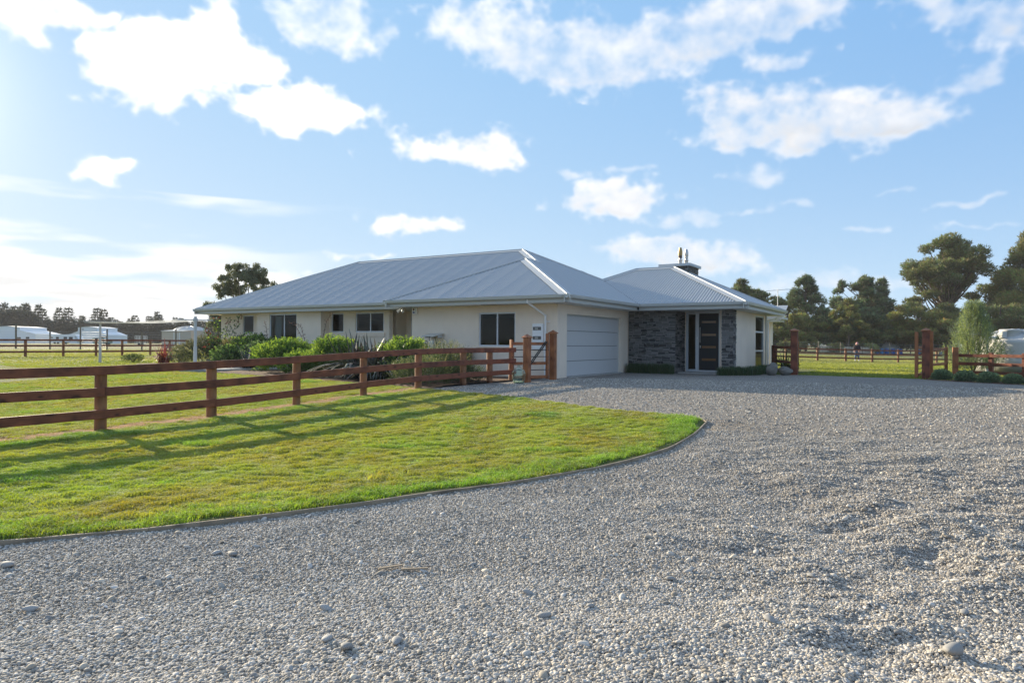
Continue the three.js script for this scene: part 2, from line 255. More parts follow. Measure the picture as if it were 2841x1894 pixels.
function gridMesh(rows, cols, f, flip) { // f(i,j) -> [x,y,z,u,v,r,g,b]
  const pos = [], uv = [], col = [], idx = [];
  for (let j = 0; j < rows; j++) for (let i = 0; i < cols; i++) { const p = f(i, j); pos.push(p[0], p[1], p[2]); uv.push(p[3], p[4]); if (p.length > 5) col.push(p[5], p[6], p[7]); }
  for (let j = 0; j < rows - 1; j++) for (let i = 0; i < cols - 1; i++) { const a = j * cols + i, b = a + 1, c = a + cols, d = c + 1; flip ? idx.push(a, b, c, b, d, c) : idx.push(a, c, b, b, c, d); }
  const g = new THREE.BufferGeometry(); g.setAttribute('position', new THREE.Float32BufferAttribute(pos, 3)); g.setAttribute('uv', new THREE.Float32BufferAttribute(uv, 2)); if (col.length) g.setAttribute('color', new THREE.Float32BufferAttribute(col, 3)); g.setIndex(idx); g.computeVertexNormals(); return g;
}
const steps = (list) => { const o = [list[0][0]]; for (const [to, d] of list.slice(1)) { const a = o[o.length - 1], n = Math.max(1, Math.round((to - a) / d)); for (let i = 1; i <= n; i++) o.push(a + (to - a) * i / n); } return o; };

// textures of the ground
const grassTex = tex(1024, (u, v) => { const a = tnoise(u, v * 0.5, 128, 3, 21), b = tnoise(u, v, 10, 4, 22), c = tnoise(u * 0.5, v, 128, 2, 23), k = 0.35 + 0.75 * a * 1.1 + 0.35 * (c - 0.4), y = ss(0.42, 0.62, b); return [mix(0.095, 0.165, y) * k, mix(0.145, 0.175, y) * k, mix(0.016, 0.032, y) * k]; }, true, 0.5);
const grassBump = tex(512, (u, v) => tnoise(u, v, 64, 3, 21), false, 0.5);
M.grass = std(0xffffff, 1, { map: grassTex, bumpMap: grassBump, bumpScale: 0.05, vertexColors: true });
{ // pebbles: a cell pattern, every cell a rounded stone of its own grey
  const N = 72, q = mulberry(5), px = [], py = [], pr = [], pc = [];
  for (let i = 0; i < N * N; i++) { px.push(q()); py.push(q()); pr.push(0.75 + 0.5 * q()); pc.push(q()); }
  const cell = (u, v) => { const U = u * N, Vv = v * N, iu = Math.floor(U), iv = Math.floor(Vv); let d1 = 9, d2 = 9, k = 0; for (let dv = -1; dv <= 1; dv++) for (let du = -1; du <= 1; du++) { const c = ((iv + dv + N) % N) * N + ((iu + du + N) % N), d = Math.hypot(iu + du + 0.15 + 0.7 * px[c] - U, iv + dv + 0.15 + 0.7 * py[c] - Vv) / pr[c]; if (d < d1) { d2 = d1; d1 = d; k = c; } else if (d < d2) d2 = d; } return [d1, d2, k]; };
  const cache = new Map(), C = (u, v) => { const k = u * 1e6 + v; let c = cache.get(k); if (!c) { c = cell(u, v); cache.set(k, c); } return c; };
  const map = tex(1024, (u, v) => { const [d1, d2, k] = C(u, v), e = ss(0, 0.28, d2 - d1), t = pc[k], g = mix(0.185, 0.50, t * t * 0.6 + 0.4 * t) * mix(0.5, 1, e), w = pr[k] > 1.12 ? 0.05 : -0.02; return [g * (1.11 + w), g * 1.01, g * (0.88 - w)]; }, true, 1 / 0.95);
  const bump = tex(1024, (u, v) => { const [d1, d2] = C(u, v); return ss(0, 0.5, d2 - d1) * (1 - 0.5 * d1); }, false, 1 / 0.95);
  M.gravel = std(0xffffff, 0.9, { map, bumpMap: bump, bumpScale: 0.010, vertexColors: true });
}
// the land out to the horizon
{
  const rad = [0]; for (let r = 2; r < 900; r *= 1.07) rad.push(r);
  const n = 220, zmid = table([[-60, 4.9], [-14, 4.9], [-2, 3], [2, -8.6], [10.7, -8.2], [13.6, -6.2], [16, -5], [45, 8.4]]);
  const g = gridMesh(rad.length, n + 1, (i, j) => {
    const a = i / n * 2 * Math.PI, X = Math.cos(a) * rad[j] + 2, Z = Math.sin(a) * rad[j] - 14, [x, z] = toL(X, Z), d = Math.hypot(X, Z);
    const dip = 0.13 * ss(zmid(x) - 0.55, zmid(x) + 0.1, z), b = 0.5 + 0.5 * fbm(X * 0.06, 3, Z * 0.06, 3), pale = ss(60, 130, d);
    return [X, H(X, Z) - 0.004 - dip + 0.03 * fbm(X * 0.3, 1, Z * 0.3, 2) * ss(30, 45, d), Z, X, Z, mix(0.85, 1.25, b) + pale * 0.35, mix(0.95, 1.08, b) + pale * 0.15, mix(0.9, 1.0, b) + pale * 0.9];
  });
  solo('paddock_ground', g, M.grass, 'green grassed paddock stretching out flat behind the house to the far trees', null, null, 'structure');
}
// driveway
{
  const xs = steps([[-1.4], [-0.02, 0.3], [0.0, 0.02], [4, 0.35], [17, 0.05], [22, 0.3], [45, 1.6]]), zs = steps([[0], [8, 0.16], [19.5, 0.05], [23, 0.25], [34, 0.8]]), nz = 44;
  const g = gridMesh(nz + zs.length, xs.length, (i, j) => {
    const x = xs[i], z0 = gravelZ(x), z = j < nz ? mix(z0, 0, j / nz) + (z0 > 0 ? 0.0 : 0) : Math.max(zs[j - nz], z0), [X, Z] = toW(x, z0 > 0 && j < nz ? z0 : z);
    const edge = 0.055 * (1 - ss(0, 1.1, lawnX(toL(X, Z)[1]) < 90 ? x - lawnX(z) : 9)) * (z > 7 ? 1 : 0), t = fbm(X * 0.35, 9, Z * 0.35, 4), br = 0.97 + 0.30 * t + 0.10 * trackAt(X, Z), brown = clamp(edge * 14 * (0.5 + 1.2 * fbm(X * 2, 1, Z * 2, 3)));
    return [X, gravelY(X, Z), Z, X, Z, br * mix(1.0, 0.95, brown), br * mix(0.99, 0.78, brown), br * mix(1.0, 0.58, brown)];
  });
  solo('gravel_driveway', g, M.gravel, 'wide grey gravel driveway sweeping from the foreground up to the garage', null, null, 'structure');
}
// lawn before and behind the near fence
const lawnBump = (X, Z) => 0.024 * fbm(X * 0.9, 5, Z * 0.9, 4) + 0.013 * noise3(X * 3.1, 1, Z * 3.1) + 0.007 * noise3(X * 7, 2, Z * 7);
const lawnY = (X, Z) => H(X, Z) + 0.022 + lawnBump(X, Z);
const deadStrip = (x, z, X, Z) => Math.exp(-Math.pow((x + 0.52 + 0.12 * noise3(X * 1.3, 2, Z * 1.3)) / 0.30, 2)) * ss(5.8, 6.8, z) * clamp(1.0 + 0.8 * noise3(X * 2.5, 6, Z * 2.5));
{
  const zs = steps([[4.6], [8.9, 0.14], [9.45, 0.05], [20, 0.09], [27, 0.3]]), sx = [-0.03, ...steps([[0], [10, 0.09], [18, 0.25], [46, 1.2]])];
  const g = gridMesh(zs.length, sx.length, (i, j) => {
    const z = zs[j], x = lawnX(z) - sx[i], [X, Z] = toW(x, z), ds = deadStrip(x, z, X, Z), k = 0.9 + 0.5 * fbm(X * 0.7, 4, Z * 0.7, 4), dry = ss(0.02, 0.3, fbm(X * 1.7 + 5, 3, Z * 1.7, 3)) * 0.5;
    return [X, i === 0 ? H(X, Z) - 0.12 : lawnY(X, Z), Z, X, Z, mix(k * (0.95 + 0.35 * dry), 2.3, ds), mix(k * 0.95, 1.15, ds), mix(k * (0.9 + 0.6 * dry), 4.5, ds)];
  }, true);
  solo('lawn', g, M.grass, 'sunlit green lawn around the near rail fence, edged with a timber board', null, null, 'structure');
}
// timber edging board along the curve of the lawn
{
  const pts = []; for (let z = 9.3; z < 24; z += 0.32) pts.push([lawnX(z) + 0.015, z]);
  const L = thing('edging_board', 'weathered thin timber edging board curving between lawn and gravel', 'edging', W3(pts[0][0], pts[0][1]).toArray());
  const o = L.position;
  for (let i = 0; i < pts.length - 1; i += 5) { const gs = []; for (let k = i; k < Math.min(i + 5, pts.length - 1); k++) { const a = W3(...pts[k], -0.024 + 0.012 * noise3(k * 0.3, 1, 2)).sub(o), b = W3(...pts[k + 1], -0.024 + 0.012 * noise3((k + 1) * 0.3, 1, 2)).sub(o); gs.push(bar(rectP(0.026, 0.12, 0.004), a, b)); } part('board', merge(gs), M.board, L); }
}
// garden bed and the concrete path in it
{
  const xs = steps([[-24], [-0.32, 0.3]]), zf = table([[-24, 1.2], [-20, 2], [-15, 3.6], [-13.3, 5.0], [-9.6, 5.35], [-6, 5.85], [-2.5, 6.55], [-0.45, 7.02], [-0.3, 7.05]]);
  const n = 26, g = gridMesh(n, xs.length, (i, j) => { const x = xs[i], t = j / (n - 1), z = mix(-0.1, zf(x), t), [X, Z] = toW(x, z); return [X, H(X, Z) + 0.05 - 0.10 * Math.pow(Math.abs(2 * t - 1), 6) + 0.05 * fbm(X * 1.5, 3, Z * 1.5, 3), Z, X, Z]; }, true);
  solo('garden_bed', g, M.mulch, 'brown bark mulch garden bed between the fence and the long house wall', null, null, 'structure');
  const S = [[-15.07, -28.01], [-12.94, -26.57], [-12.31, -26.41], [-10.82, -27.72], [-9.3, -29.4], [-10.3, -30.4], [-11.2, -28.9], [-12.75, -29.36], [-13.91, -30.12], [-14.65, -30.53], [-15.17, -28.98]];
  const sh = new THREE.Shape(S.map((p) => new THREE.Vector2(p[0], -p[1]))), e = new THREE.ExtrudeGeometry(sh, { depth: 0.12, bevelEnabled: true, bevelSize: 0.01, bevelThickness: 0.01, bevelSegments: 1 }); e.rotateX(-Math.PI / 2); e.translate(0, -0.05, 0);
  solo('concrete_path', e, M.concrete, 'pale concrete path below the clothesline pole at the end of the garden bed', null, null, 'structure');
  // soil under the row of clipped balls by the right gate
  const soilX = steps([[10.9], [16, 0.35]]), sg = gridMesh(8, soilX.length, (i, j) => { const x = soilX[i], z = mix(gravelZ(x) + 0.35, gravelZ(x) - 1.5, j / 7), [X, Z] = toW(x, z); return [X, H(X, Z) + (j === 0 ? -0.04 : 0.02) + 0.02 * noise3(X * 3, 0, Z * 3), Z, X, Z]; });
  solo('soil_strip', sg, M.mulch, 'dark strip of soil under the clipped round shrubs by the right gate', null, null, 'structure');
}
// ---- loose stones on the gravel (too many to count)
const pebbleGeo = []; for (let k = 0; k < 5; k++) { const g = new THREE.IcosahedronGeometry(0.5, k < 3 ? 1 : 0), p = g.attributes.position; for (let i = 0; i < p.count; i++) { const x = p.getX(i), y = p.getY(i), z = p.getZ(i), s = 1 + 0.35 * noise3(x * 2 + k * 9, y * 2, z * 2 + k); p.setXYZ(i, x * s, y * s * 0.62, z * s * 0.78); } pebbleGeo.push(toCreasedNormals(mergeVertices(g), k < 3 ? 1.2 : 0.4)); }
const inGravel = (x, z) => x > -1.3 && z > gravelZ(x) + 0.05 && x > lawnX(z) + (z > 8.9 ? 0.03 : 0.06) && (z > 4.6 || x > 0.3) && (z > 7 || x > -0.2 || z < 2);
M.pebble = std(0xffffff, 0.82);
{
  R = mulberry(11);
  const sets = pebbleGeo.map(() => []), m = new THREE.Matrix4(), q = new THREE.Quaternion(), e = new THREE.Euler();
  const add = (dmin, dmax, per, s0, s1, pw, kinds) => {
    const a0 = -0.86, a1 = 0.86, area = (dmax * dmax - dmin * dmin) / 2 * (a1 - a0), n = Math.round(area * per);
    for (let i = 0; i < n; i++) {
      const d = Math.sqrt(mix(dmin * dmin, dmax * dmax, R())), a = mix(a0, a1, R()), X = Math.sin(a) * d, Z = -Math.cos(a) * d, [x, z] = toL(X, Z), u = R(), s = mix(s0, s1, Math.pow(u, pw)), k = kinds[Math.floor(R() * kinds.length)], e1 = rr(-0.45, 0.45), e2 = R() * 6.28, e3 = rr(-0.45, 0.45), t = R(), c = R(), w = R();
      if (!inGravel(x, z)) continue;
      e.set(e1, e2, e3); q.setFromEuler(e);
      m.compose(V(X, gravelY(X, Z) + s * 0.12, Z), q, V(s * (0.8 + 0.6 * w), s * (0.75 + 0.4 * t), s));
      const g = mix(0.17, 0.54, c * c * 0.55 + 0.45 * c) * (u > 0.985 ? 1.2 : 1), hue = t > 0.8 ? 0.06 : t < 0.25 ? -0.05 : 0;
      sets[k].push([m.clone(), g * (1.11 + hue), g * (1.01 + hue * 0.2), g * (0.88 - hue)]);
    }
  };
  add(2.6, 4.3, 21000, 0.006, 0.025, 2.6, [0, 1, 2]);
  add(4.3, 6.6, 13000, 0.006, 0.024, 3.0, [1, 2, 3, 4]);
  add(6.6, 11, 5000, 0.008, 0.028, 3.2, [3, 4]);
  add(11, 24, 400, 0.014, 0.045, 2.6, [3, 4]);
  add(2.6, 9, 30, 0.026, 0.055, 2.2, [0, 1, 2]);
  add(2.6, 3.45, 600, 0.018, 0.036, 1.5, [0, 1, 2]);
  sets.forEach((list, k) => { const im = new THREE.InstancedMesh(pebbleGeo[k], M.pebble, list.length), c = new THREE.Color(); list.forEach(([mm, r, g, b], i) => { im.setMatrixAt(i, mm); im.setColorAt(i, c.setRGB(r, g, b)); }); im.name = numbered('loose_gravel'); im.castShadow = im.receiveShadow = true; scene.add(im); tag(im, ['rounded grey river pebbles spread over the driveway', 'pale grey pebbles mixed through the driveway gravel', 'flat grey pebbles scattered over the driveway gravel', 'angular grey stone chips in the driveway gravel', 'small dark grey chips in the driveway gravel'][k], 'gravel', null, 'stuff'); });
}
// single larger cobbles that lie on the gravel
{
  R = mulberry(77);
  const spots = [[-3.27, -4.42, 0.12], [-2.62, -3.72, 0.10], [-2.05, -4.75, 0.10], [-1.93, -4.72, 0.11], [-0.9, -3.35, 0.10], [-0.78, -3.25, 0.12], [-0.55, -3.3, 0.11], [2.05, -3.15, 0.17], [0.18, -3.62, 0.10], [-1.02, -3.75, 0.09], [0.45, -3.8, 0.08], [1.35, -3.55, 0.10], [1.0, -4.25, 0.09], [-1.75, -4.4, 0.07], [-0.25, -4.55, 0.075], [0.72, -6.6, 0.07], [1.9, -4.3, 0.09], [-2.3, -4.25, 0.07], [0.1, -4.0, 0.085], [2.5, -3.75, 0.09]];
  let proto = null;
  for (const [X, Z, s] of spots) {
    const c = std(lin(0.31, 0.30, 0.285).multiplyScalar(rr(0.7, 1.15)), 0.8);
    const o = solo('cobble', pebbleGeo[Math.floor(R() * 3)], c, 'larger rounded grey cobble lying loose on the driveway gravel', 'stone', 'larger cobbles lying loose on the gravel');
    o.position.set(X, gravelY(X, Z) + s * 0.16, Z); o.scale.set(s * 0.8, s * 0.5, s * 0.6); o.rotation.set(rr(-0.2, 0.2), R() * 6, rr(-0.2, 0.2));
  }
  for (const [X, Z, L, a, n] of [[-0.78, -4.42, 0.16, 0.5, 'left pale wood splinter, thin and pointed, on the gravel'], [-0.62, -4.4, 0.17, 0.15, 'right pale wood splinter, thicker, on the gravel']]) { const o = solo('wood_splinter', bar(rectP(0.018, 0.01), V(-L / 2, 0, 0), V(L / 2, 0, 0)), M.board, n, 'wood splinter'); o.position.set(X, gravelY(X, Z) + 0.022, Z); o.rotation.y = a; }
}
// ---- grass
function tuftGeo(n, h, spread, lean, w, seed) {
  const q = mulberry(seed), pos = [], col = [];
  for (let i = 0; i < n; i++) {
    const a = q() * 6.283, r = Math.sqrt(q()) * spread, x = Math.cos(a) * r, z = Math.sin(a) * r, hh = h * (0.55 + 0.6 * q()), la = q() * 6.283, l = lean * (0.3 + q()), dx = Math.cos(la) * l * hh, dz = Math.sin(la) * l * hh, ww = w * (0.7 + 0.6 * q()), pa = q() * 3.14, px = Math.cos(pa) * ww, pz = Math.sin(pa) * ww, t = 0.75 + 0.5 * q();
    const b0 = [x - px, -0.01, z - pz], b1 = [x + px, -0.01, z + pz], m0 = [x - px * 0.8 + dx * 0.35, hh * 0.55, z - pz * 0.8 + dz * 0.35], m1 = [x + px * 0.8 + dx * 0.35, hh * 0.55, z + pz * 0.8 + dz * 0.35], tp = [x + dx, hh * (1 - 0.25 * l), z + dz];
    for (const p of [b0, b1, m1, b0, m1, m0, m0, m1, tp]) { pos.push(...p); col.push(t, t, t); }
  }
  return geo(pos, null, null, col);
}
{
  R = mulberry(23);
  const short = [tuftGeo(16, 0.030, 0.045, 1.0, 0.0030, 1), tuftGeo(16, 0.034, 0.05, 1.2, 0.0030, 2)], long = [tuftGeo(14, 0.052, 0.05, 0.75, 0.0032, 3), tuftGeo(10, 0.072, 0.06, 0.9, 0.0034, 4)], far = [tuftGeo(7, 0.06, 0.09, 0.9, 0.008, 5)];
  const sets = { s0: [], s1: [], l0: [], l1: [], f0: [], c0: [] }, m = new THREE.Matrix4(), q = new THREE.Quaternion(), up = V(0, 1, 0);
  const put = (k, X, Y, Z, s, sy, c) => { q.setFromAxisAngle(up, R() * 6.283); m.compose(V(X, Y, Z), q, V(s, sy, s)); sets[k].push([m.clone(), c]); };
  const color = (X, Z, long) => { const t = clamp(0.5 + 1.3 * fbm(X * 1.1, 3, Z * 1.1, 3) + rr(-0.25, 0.25)), y = clamp(0.45 + 1.2 * fbm(X * 0.5 + 8, 1, Z * 0.5, 3) + rr(-0.25, 0.25)); return [mix(mix(0.26, 0.15, long), mix(0.49, 0.34, long), y * 0.7 + t * 0.3), mix(mix(0.32, 0.27, long), mix(0.49, 0.44, long), t), mix(0.012, 0.04, y * t)]; };
  const vary0 = (c) => { const t = rr(0.7, 1.2); return c.map((v) => v * t); };
  const edgeDist = (x, z) => z > 9.1 ? lawnX(z) - x : 9;
  // lawn in front of the fence and a way behind it
  for (let i = 0; i < 420000; i++) {
    const z = rr(5.0, 21.5), x = lawnX(z) - Math.pow(R(), 1.15) * 22, [X, Z] = toW(x, z), d = Math.hypot(X, Z), u = R();
    if (Math.abs(X) > -Z * 0.86 + 0.6 || Z > -2) continue;
    if (u > ss(30, 6, d) * 1.1 + 0.12) continue;
    const ds = deadStrip(x, z, X, Z); if (R() < ds * 1.3) { put(R() < 0.5 ? 's0' : 's1', X, lawnY(X, Z) - 0.008, Z, rr(1.0, 1.7), rr(0.6, 1.1), vary0([0.62, 0.44, 0.26])); continue; }
    const ed = edgeDist(x, z), lush = clamp(ss(0.75, 0.1, ed + 0.55 * noise3(X * 1.2, 8, Z * 1.2)) * 0.9 + ss(0.16, 0.34, fbm(X * 0.9 + 3, 2, Z * 1.3, 3)) + 0.7 * ss(0.5, 0.1, Math.abs(x - 0.15)) * ss(0, 0.25, noise3(X, 5, Z)));
    if (ed < 0.05 || ed < 0.16 && noise3(X * 1.1, 3, Z * 1.1) > 0.05) continue;
    const bald = ss(0.2, 0.36, fbm(X * 1.3 + 50, 2, Z * 1.3, 3)); if (R() < bald * 0.7) continue;
    const k = R() < lush * 0.5 ? (R() < 0.6 ? 'l0' : 'l1') : R() < 0.5 ? 's0' : 's1', sc = d > 12 ? 1.5 : 1;
    put(k, X, lawnY(X, Z), Z, rr(0.8, 1.35) * sc, rr(0.7, 1.25) * (k[0] === 'l' ? mix(0.55, 1.05, lush) : clamp(0.8 + 1.5 * noise3(X * 5.5, 3, Z * 7), 0.2, 1.9)), color(X, Z, k[0] === 'l' ? 1 : 0));
  }
  // coarse clumps standing out of the lawn
  for (const [X, Z] of [[-4.05, -6.15], [-4.25, -8.7], [-3.3, -9.0], [-1.35, -7.4], [-2.0, -9.6], [0.2, -8.9], [-1.0, -10.6]]) for (let i = 0; i < 26; i++) { const a = R() * 6.28, r = Math.sqrt(R()) * 0.28, x = X + Math.cos(a) * r, z = Z + Math.sin(a) * r * 0.8; put('l1', x, lawnY(x, z), z, rr(0.9, 1.5), rr(0.7, 1.2), [rr(0.28, 0.42), rr(0.34, 0.42), 0.035]); }
  // farther paddock grass
  for (let i = 0; i < 90000; i++) {
    const d = mix(22, 95, Math.pow(R(), 1.5)), a = rr(-0.72, 0.72), X = Math.sin(a) * d, Z = -Math.cos(a) * d, [x, z] = toL(X, Z);
    if (x < 6.4 && x > -21.5 && z < 5.2 && z > -16) continue; if (z > gravelZ(x) - 0.05 && x > 0) continue; if (x > -15 && x < 0 && z > -3) continue;
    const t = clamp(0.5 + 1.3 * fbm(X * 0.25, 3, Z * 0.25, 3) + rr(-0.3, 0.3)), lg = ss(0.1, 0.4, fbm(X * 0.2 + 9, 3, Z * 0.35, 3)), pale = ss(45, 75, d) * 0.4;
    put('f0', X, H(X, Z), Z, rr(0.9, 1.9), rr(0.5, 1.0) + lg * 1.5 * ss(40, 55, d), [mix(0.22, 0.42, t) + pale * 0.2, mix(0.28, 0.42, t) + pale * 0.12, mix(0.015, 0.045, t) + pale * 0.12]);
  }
  const lab = { s0: ['short mown grass blades covering the lawn', short[0]], s1: ['fine mown grass blades mixed through the lawn', short[1]], l0: ['longer bright grass along the lawn edge', long[0]], l1: ['coarse long grass clumps standing out of the lawn', long[1]], f0: ['paddock grass tufts beyond the fences', far[0]] };
  for (const k in lab) { const list = sets[k], im = new THREE.InstancedMesh(lab[k][1], M.blade, list.length), c = new THREE.Color(); list.forEach(([mm, cc], i) => { im.setMatrixAt(i, mm); im.setColorAt(i, c.setRGB(...cc)); }); im.name = numbered('grass'); im.castShadow = im.receiveShadow = true; scene.add(im); tag(im, lab[k][0], 'grass', null, 'stuff'); }
}
// ---------------------------------------------------------------- the house
R = mulberry(101);
const HG = 2.79, TAN = 0.4633, OV = 0.7693, VI = -5.697; // gutter top, pitch, overhang, eave line of the entrance wing
const house = thing('bungalow', 'beige plastered bungalow with grey corrugated roof, stone entrance and double garage', 'house', [HX, 0, HZ], -YAW);
const hb = (x0, x1, y0, y1, z0, z1) => box(x1 - x0, y1 - y0, z1 - z0, (x0 + x1) / 2, (y0 + y1) / 2, (z0 + z1) / 2);
// wall with openings; along = 'x' (faces +z) or 'z' (faces +x); s runs along, holes [s0,s1,y0,y1]
function wall(along, at, s0, s1, holes = [], t = 0.2, y1 = 2.6, y0 = -0.15, mat = M.stucco) {
  const sh = new THREE.Shape([[s0, y0], [s1, y0], [s1, y1], [s0, y1]].map((p) => new THREE.Vector2(...p)));
  for (const [a, b, c, d] of holes) sh.holes.push(new THREE.Path([[a, c], [a, d], [b, d], [b, c]].map((p) => new THREE.Vector2(...p))));
  const g = new THREE.ExtrudeGeometry(sh, { depth: t, bevelEnabled: false });
  if (along === 'x') g.translate(0, 0, at - t); else { g.rotateY(-Math.PI / 2); g.translate(at, 0, 0); }
  return part('wall', g, mat, house);
}
// window: frame with mullions (fractions of the width), recessed in the wall, one pane per light
function win(along, at, s0, s1, y0, y1, mull = [], rails = [], opt = {}) {
  const w = new THREE.Group(); w.name = opt.name || 'window'; house.add(w);
  const f = opt.f || 0.055, d = 0.07, gs = [], P = (s, y, q) => along === 'x' ? [s, y, at - (opt.in ?? 0.07) + q] : [at - (opt.in ?? 0.07) + q, y, s];
  const B = (a, b, c, e, q0 = -d / 2, q1 = d / 2) => { const A = P(a, c, q0), C = P(b, e, q1); gs.push(hb(Math.min(A[0], C[0]), Math.max(A[0], C[0]), c, e, Math.min(A[2], C[2]), Math.max(A[2], C[2]))); };
  B(s0, s1, y1 - f, y1); B(s0, s1, y0, y0 + f); B(s0, s0 + f, y0 + f, y1 - f); B(s1 - f, s1, y0 + f, y1 - f);
  const cuts = [s0 + f, ...mull.map((m) => mix(s0, s1, m)), s1 - f], cy = [y0 + f, ...rails, y1 - f];
  for (let i = 1; i < cuts.length - 1; i++) B(cuts[i] - f / 2, cuts[i] + f / 2, y0 + f, y1 - f, -d / 2 + 0.004, d / 2 - 0.004);
  for (let i = 1; i < cy.length - 1; i++) B(s0 + f, s1 - f, cy[i] - f / 2, cy[i] + f / 2, -d / 2 + 0.002, d / 2 - 0.002);
  part('frame', merge(gs), M.alu, w);
  for (let i = 0; i < cuts.length - 1; i++) for (let j = 0; j < cy.length - 1; j++) {
    const a = cuts[i] - 0.005, b = cuts[i + 1] + 0.005, c = cy[j] - 0.005, e = cy[j + 1] + 0.005, q = i % 2 ? -0.012 : 0.012;
    const p = (s, y) => V(...P(s, y, q)); part('pane', quad(p(a, c), p(b, c), p(b, e), p(a, e)), M.glass, w);
  }
  return w;
}
// garage wing
wall('x', 0, -6.5, 0.0, [[-3.31, -1.71, 1.06, 2.31]]); win('x', 0, -3.31, -1.71, 1.06, 2.31, [0.5]);
part('window_sill', hb(-3.36, -1.66, 1.015, 1.058, -0.05, 0.035), M.stucco, house);
wall('z', 0, -6.51, -0.201, [[-5.687, -0.725, -0.149, 2.24]], 0.16);
{ // sectional garage door
  const g = new THREE.Group(); g.name = 'garage_door'; house.add(g);
  part('door_frame', merge([hb(-0.15, -0.10, -0.1, 2.24, -0.77, -0.722), hb(-0.15, -0.10, -0.1, 2.24, -5.69, -5.642), hb(-0.15, -0.10, 2.19, 2.24, -5.642, -0.77)]), M.gutter, g);
  for (let i = 0; i < 4; i++) { const y0 = 0.005 + i * 0.548, b = new RoundedBoxGeometry(0.045, 0.534, 4.865, 2, 0.008); b.translate(-0.125, y0 + 0.267, -3.206); part('door_panel', b, M.doorpanel, g); }
  part('backing', hb(-0.19, -0.16, -0.02, 2.22, -5.64, -0.77), M.dark, g);
  part('threshold', hb(-0.10, 0.10, -0.08, 0.0, -5.66, -0.75), M.concrete, house);
}
// porch recess and the long facade
wall('z', -8.62, -2.9, -1.25, [], 0.2); wall('z', -6.502, -2.9, -0.21, [], 0.2);
wall('x', -2.16, -8.62, -6.70, [[-8.40, -7.30, 0.02, 2.42]]); win('x', -2.16, -8.40, -7.30, 0.02, 2.42, [], [], { name: 'glazed_door', f: 0.10 });
wall('x', -1.25, -12.47, -8.62, [[-12.34, -11.55, 1.62, 2.5], [-10.82, -9.14, 1.62, 2.5]]);
win('x', -1.25, -12.34, -11.55, 1.62, 2.5); win('x', -1.25, -10.82, -9.14, 1.62, 2.5, [0.52]);
part('window_sill', hb(-10.9, -9.06, 1.44, 1.60, -1.27, -1.20), M.stucco, house);
wall('z', -12.47, -1.25, -0.752, [], 0.2);
wall('x', -0.75, -16.88, -12.472, [[-15.96, -14.06, 0.05, 2.5]]); win('x', -0.75, -15.96, -14.06, 0.05, 2.5, [0.53], [], { name: 'sliding_door', f: 0.06 });
{ const pos = [], uv = [], n = 60; for (let i = 0; i < n; i++) for (const [a, y] of [[0, 0], [1, 0], [1, 1], [0, 0], [1, 1], [0, 1]]) { const t = (i + a) / n; pos.push(-15.82 + t * 0.42, 0.1 + y * 2.3, -1.02 + 0.045 * Math.sin(t * 40)); uv.push(t, y); } part('curtain', geo(pos, uv), M.curtain, house, 'pale blue curtain hanging behind the sliding door'); }
wall('x', -1.25, -20.35, -16.89, [[-18.6, -17.77, 1.6, 2.5]]); win('x', -1.25, -18.6, -17.77, 1.6, 2.5);
part('window_sill', hb(-18.68, -17.69, 1.44, 1.585, -1.27, -1.20), M.stucco, house);
// closing walls at the back and inside
wall('z', -20.15, -11.0, -1.452, [], 0.2); wall('x', -10.8, -20.35, -3.0, [], 0.2); wall('x', -12.95, -4.9, 4.19, [], 0.2); wall('z', -4.7, -12.95, -10.8, [], 0.2);
part('floor', hb(-20.3, 4.3, -0.14, -0.012, -12.8, -7.92), M.interior, house); part('floor', hb(-20.3, -0.25, -0.14, -0.012, -7.92, -0.96 - 1.5), M.interior, house);
// entrance: stone wall, recessed door, stone pillar, side wall with tall window
const QZ = -6.51, RZ = -7.81;
const stoneTones = [0, 1, 2, 3, 4, 5].map((i) => std(lin(0.052 + 0.036 * i, 0.051 + 0.0345 * i, 0.052 + 0.033 * i), 0.85, { bumpMap: M.stucco.bumpMap, bumpScale: 0.012 }));
const warmTones = [0, 1, 2].map((i) => std(lin(0.075 + 0.05 * i, 0.065 + 0.042 * i, 0.052 + 0.034 * i), 0.85));
M.smallstone = std(0xffffff, 0.88, { vertexColors: true });
M.mortar = std(lin(0.36, 0.35, 0.34), 0.95);
const stoneGeo = []; for (let k = 0; k < 8; k++) { const g = new THREE.BoxGeometry(1, 1, 1, 2, 1, 1), p = g.attributes.position; for (let i = 0; i < p.count; i++) { const x = p.getX(i), y = p.getY(i), z = p.getZ(i), n = (s) => noise3(x * 3.3 + k * 7 + s, y * 3.3, z * 3.3 + s) * 0.26; p.setXYZ(i, x + n(1) * 0.5, y + n(2), z + n(3) * 0.9); } g.computeVertexNormals(); stoneGeo.push(g.toNonIndexed()); stoneGeo[k].computeVertexNormals(); }
let nStones = 0;
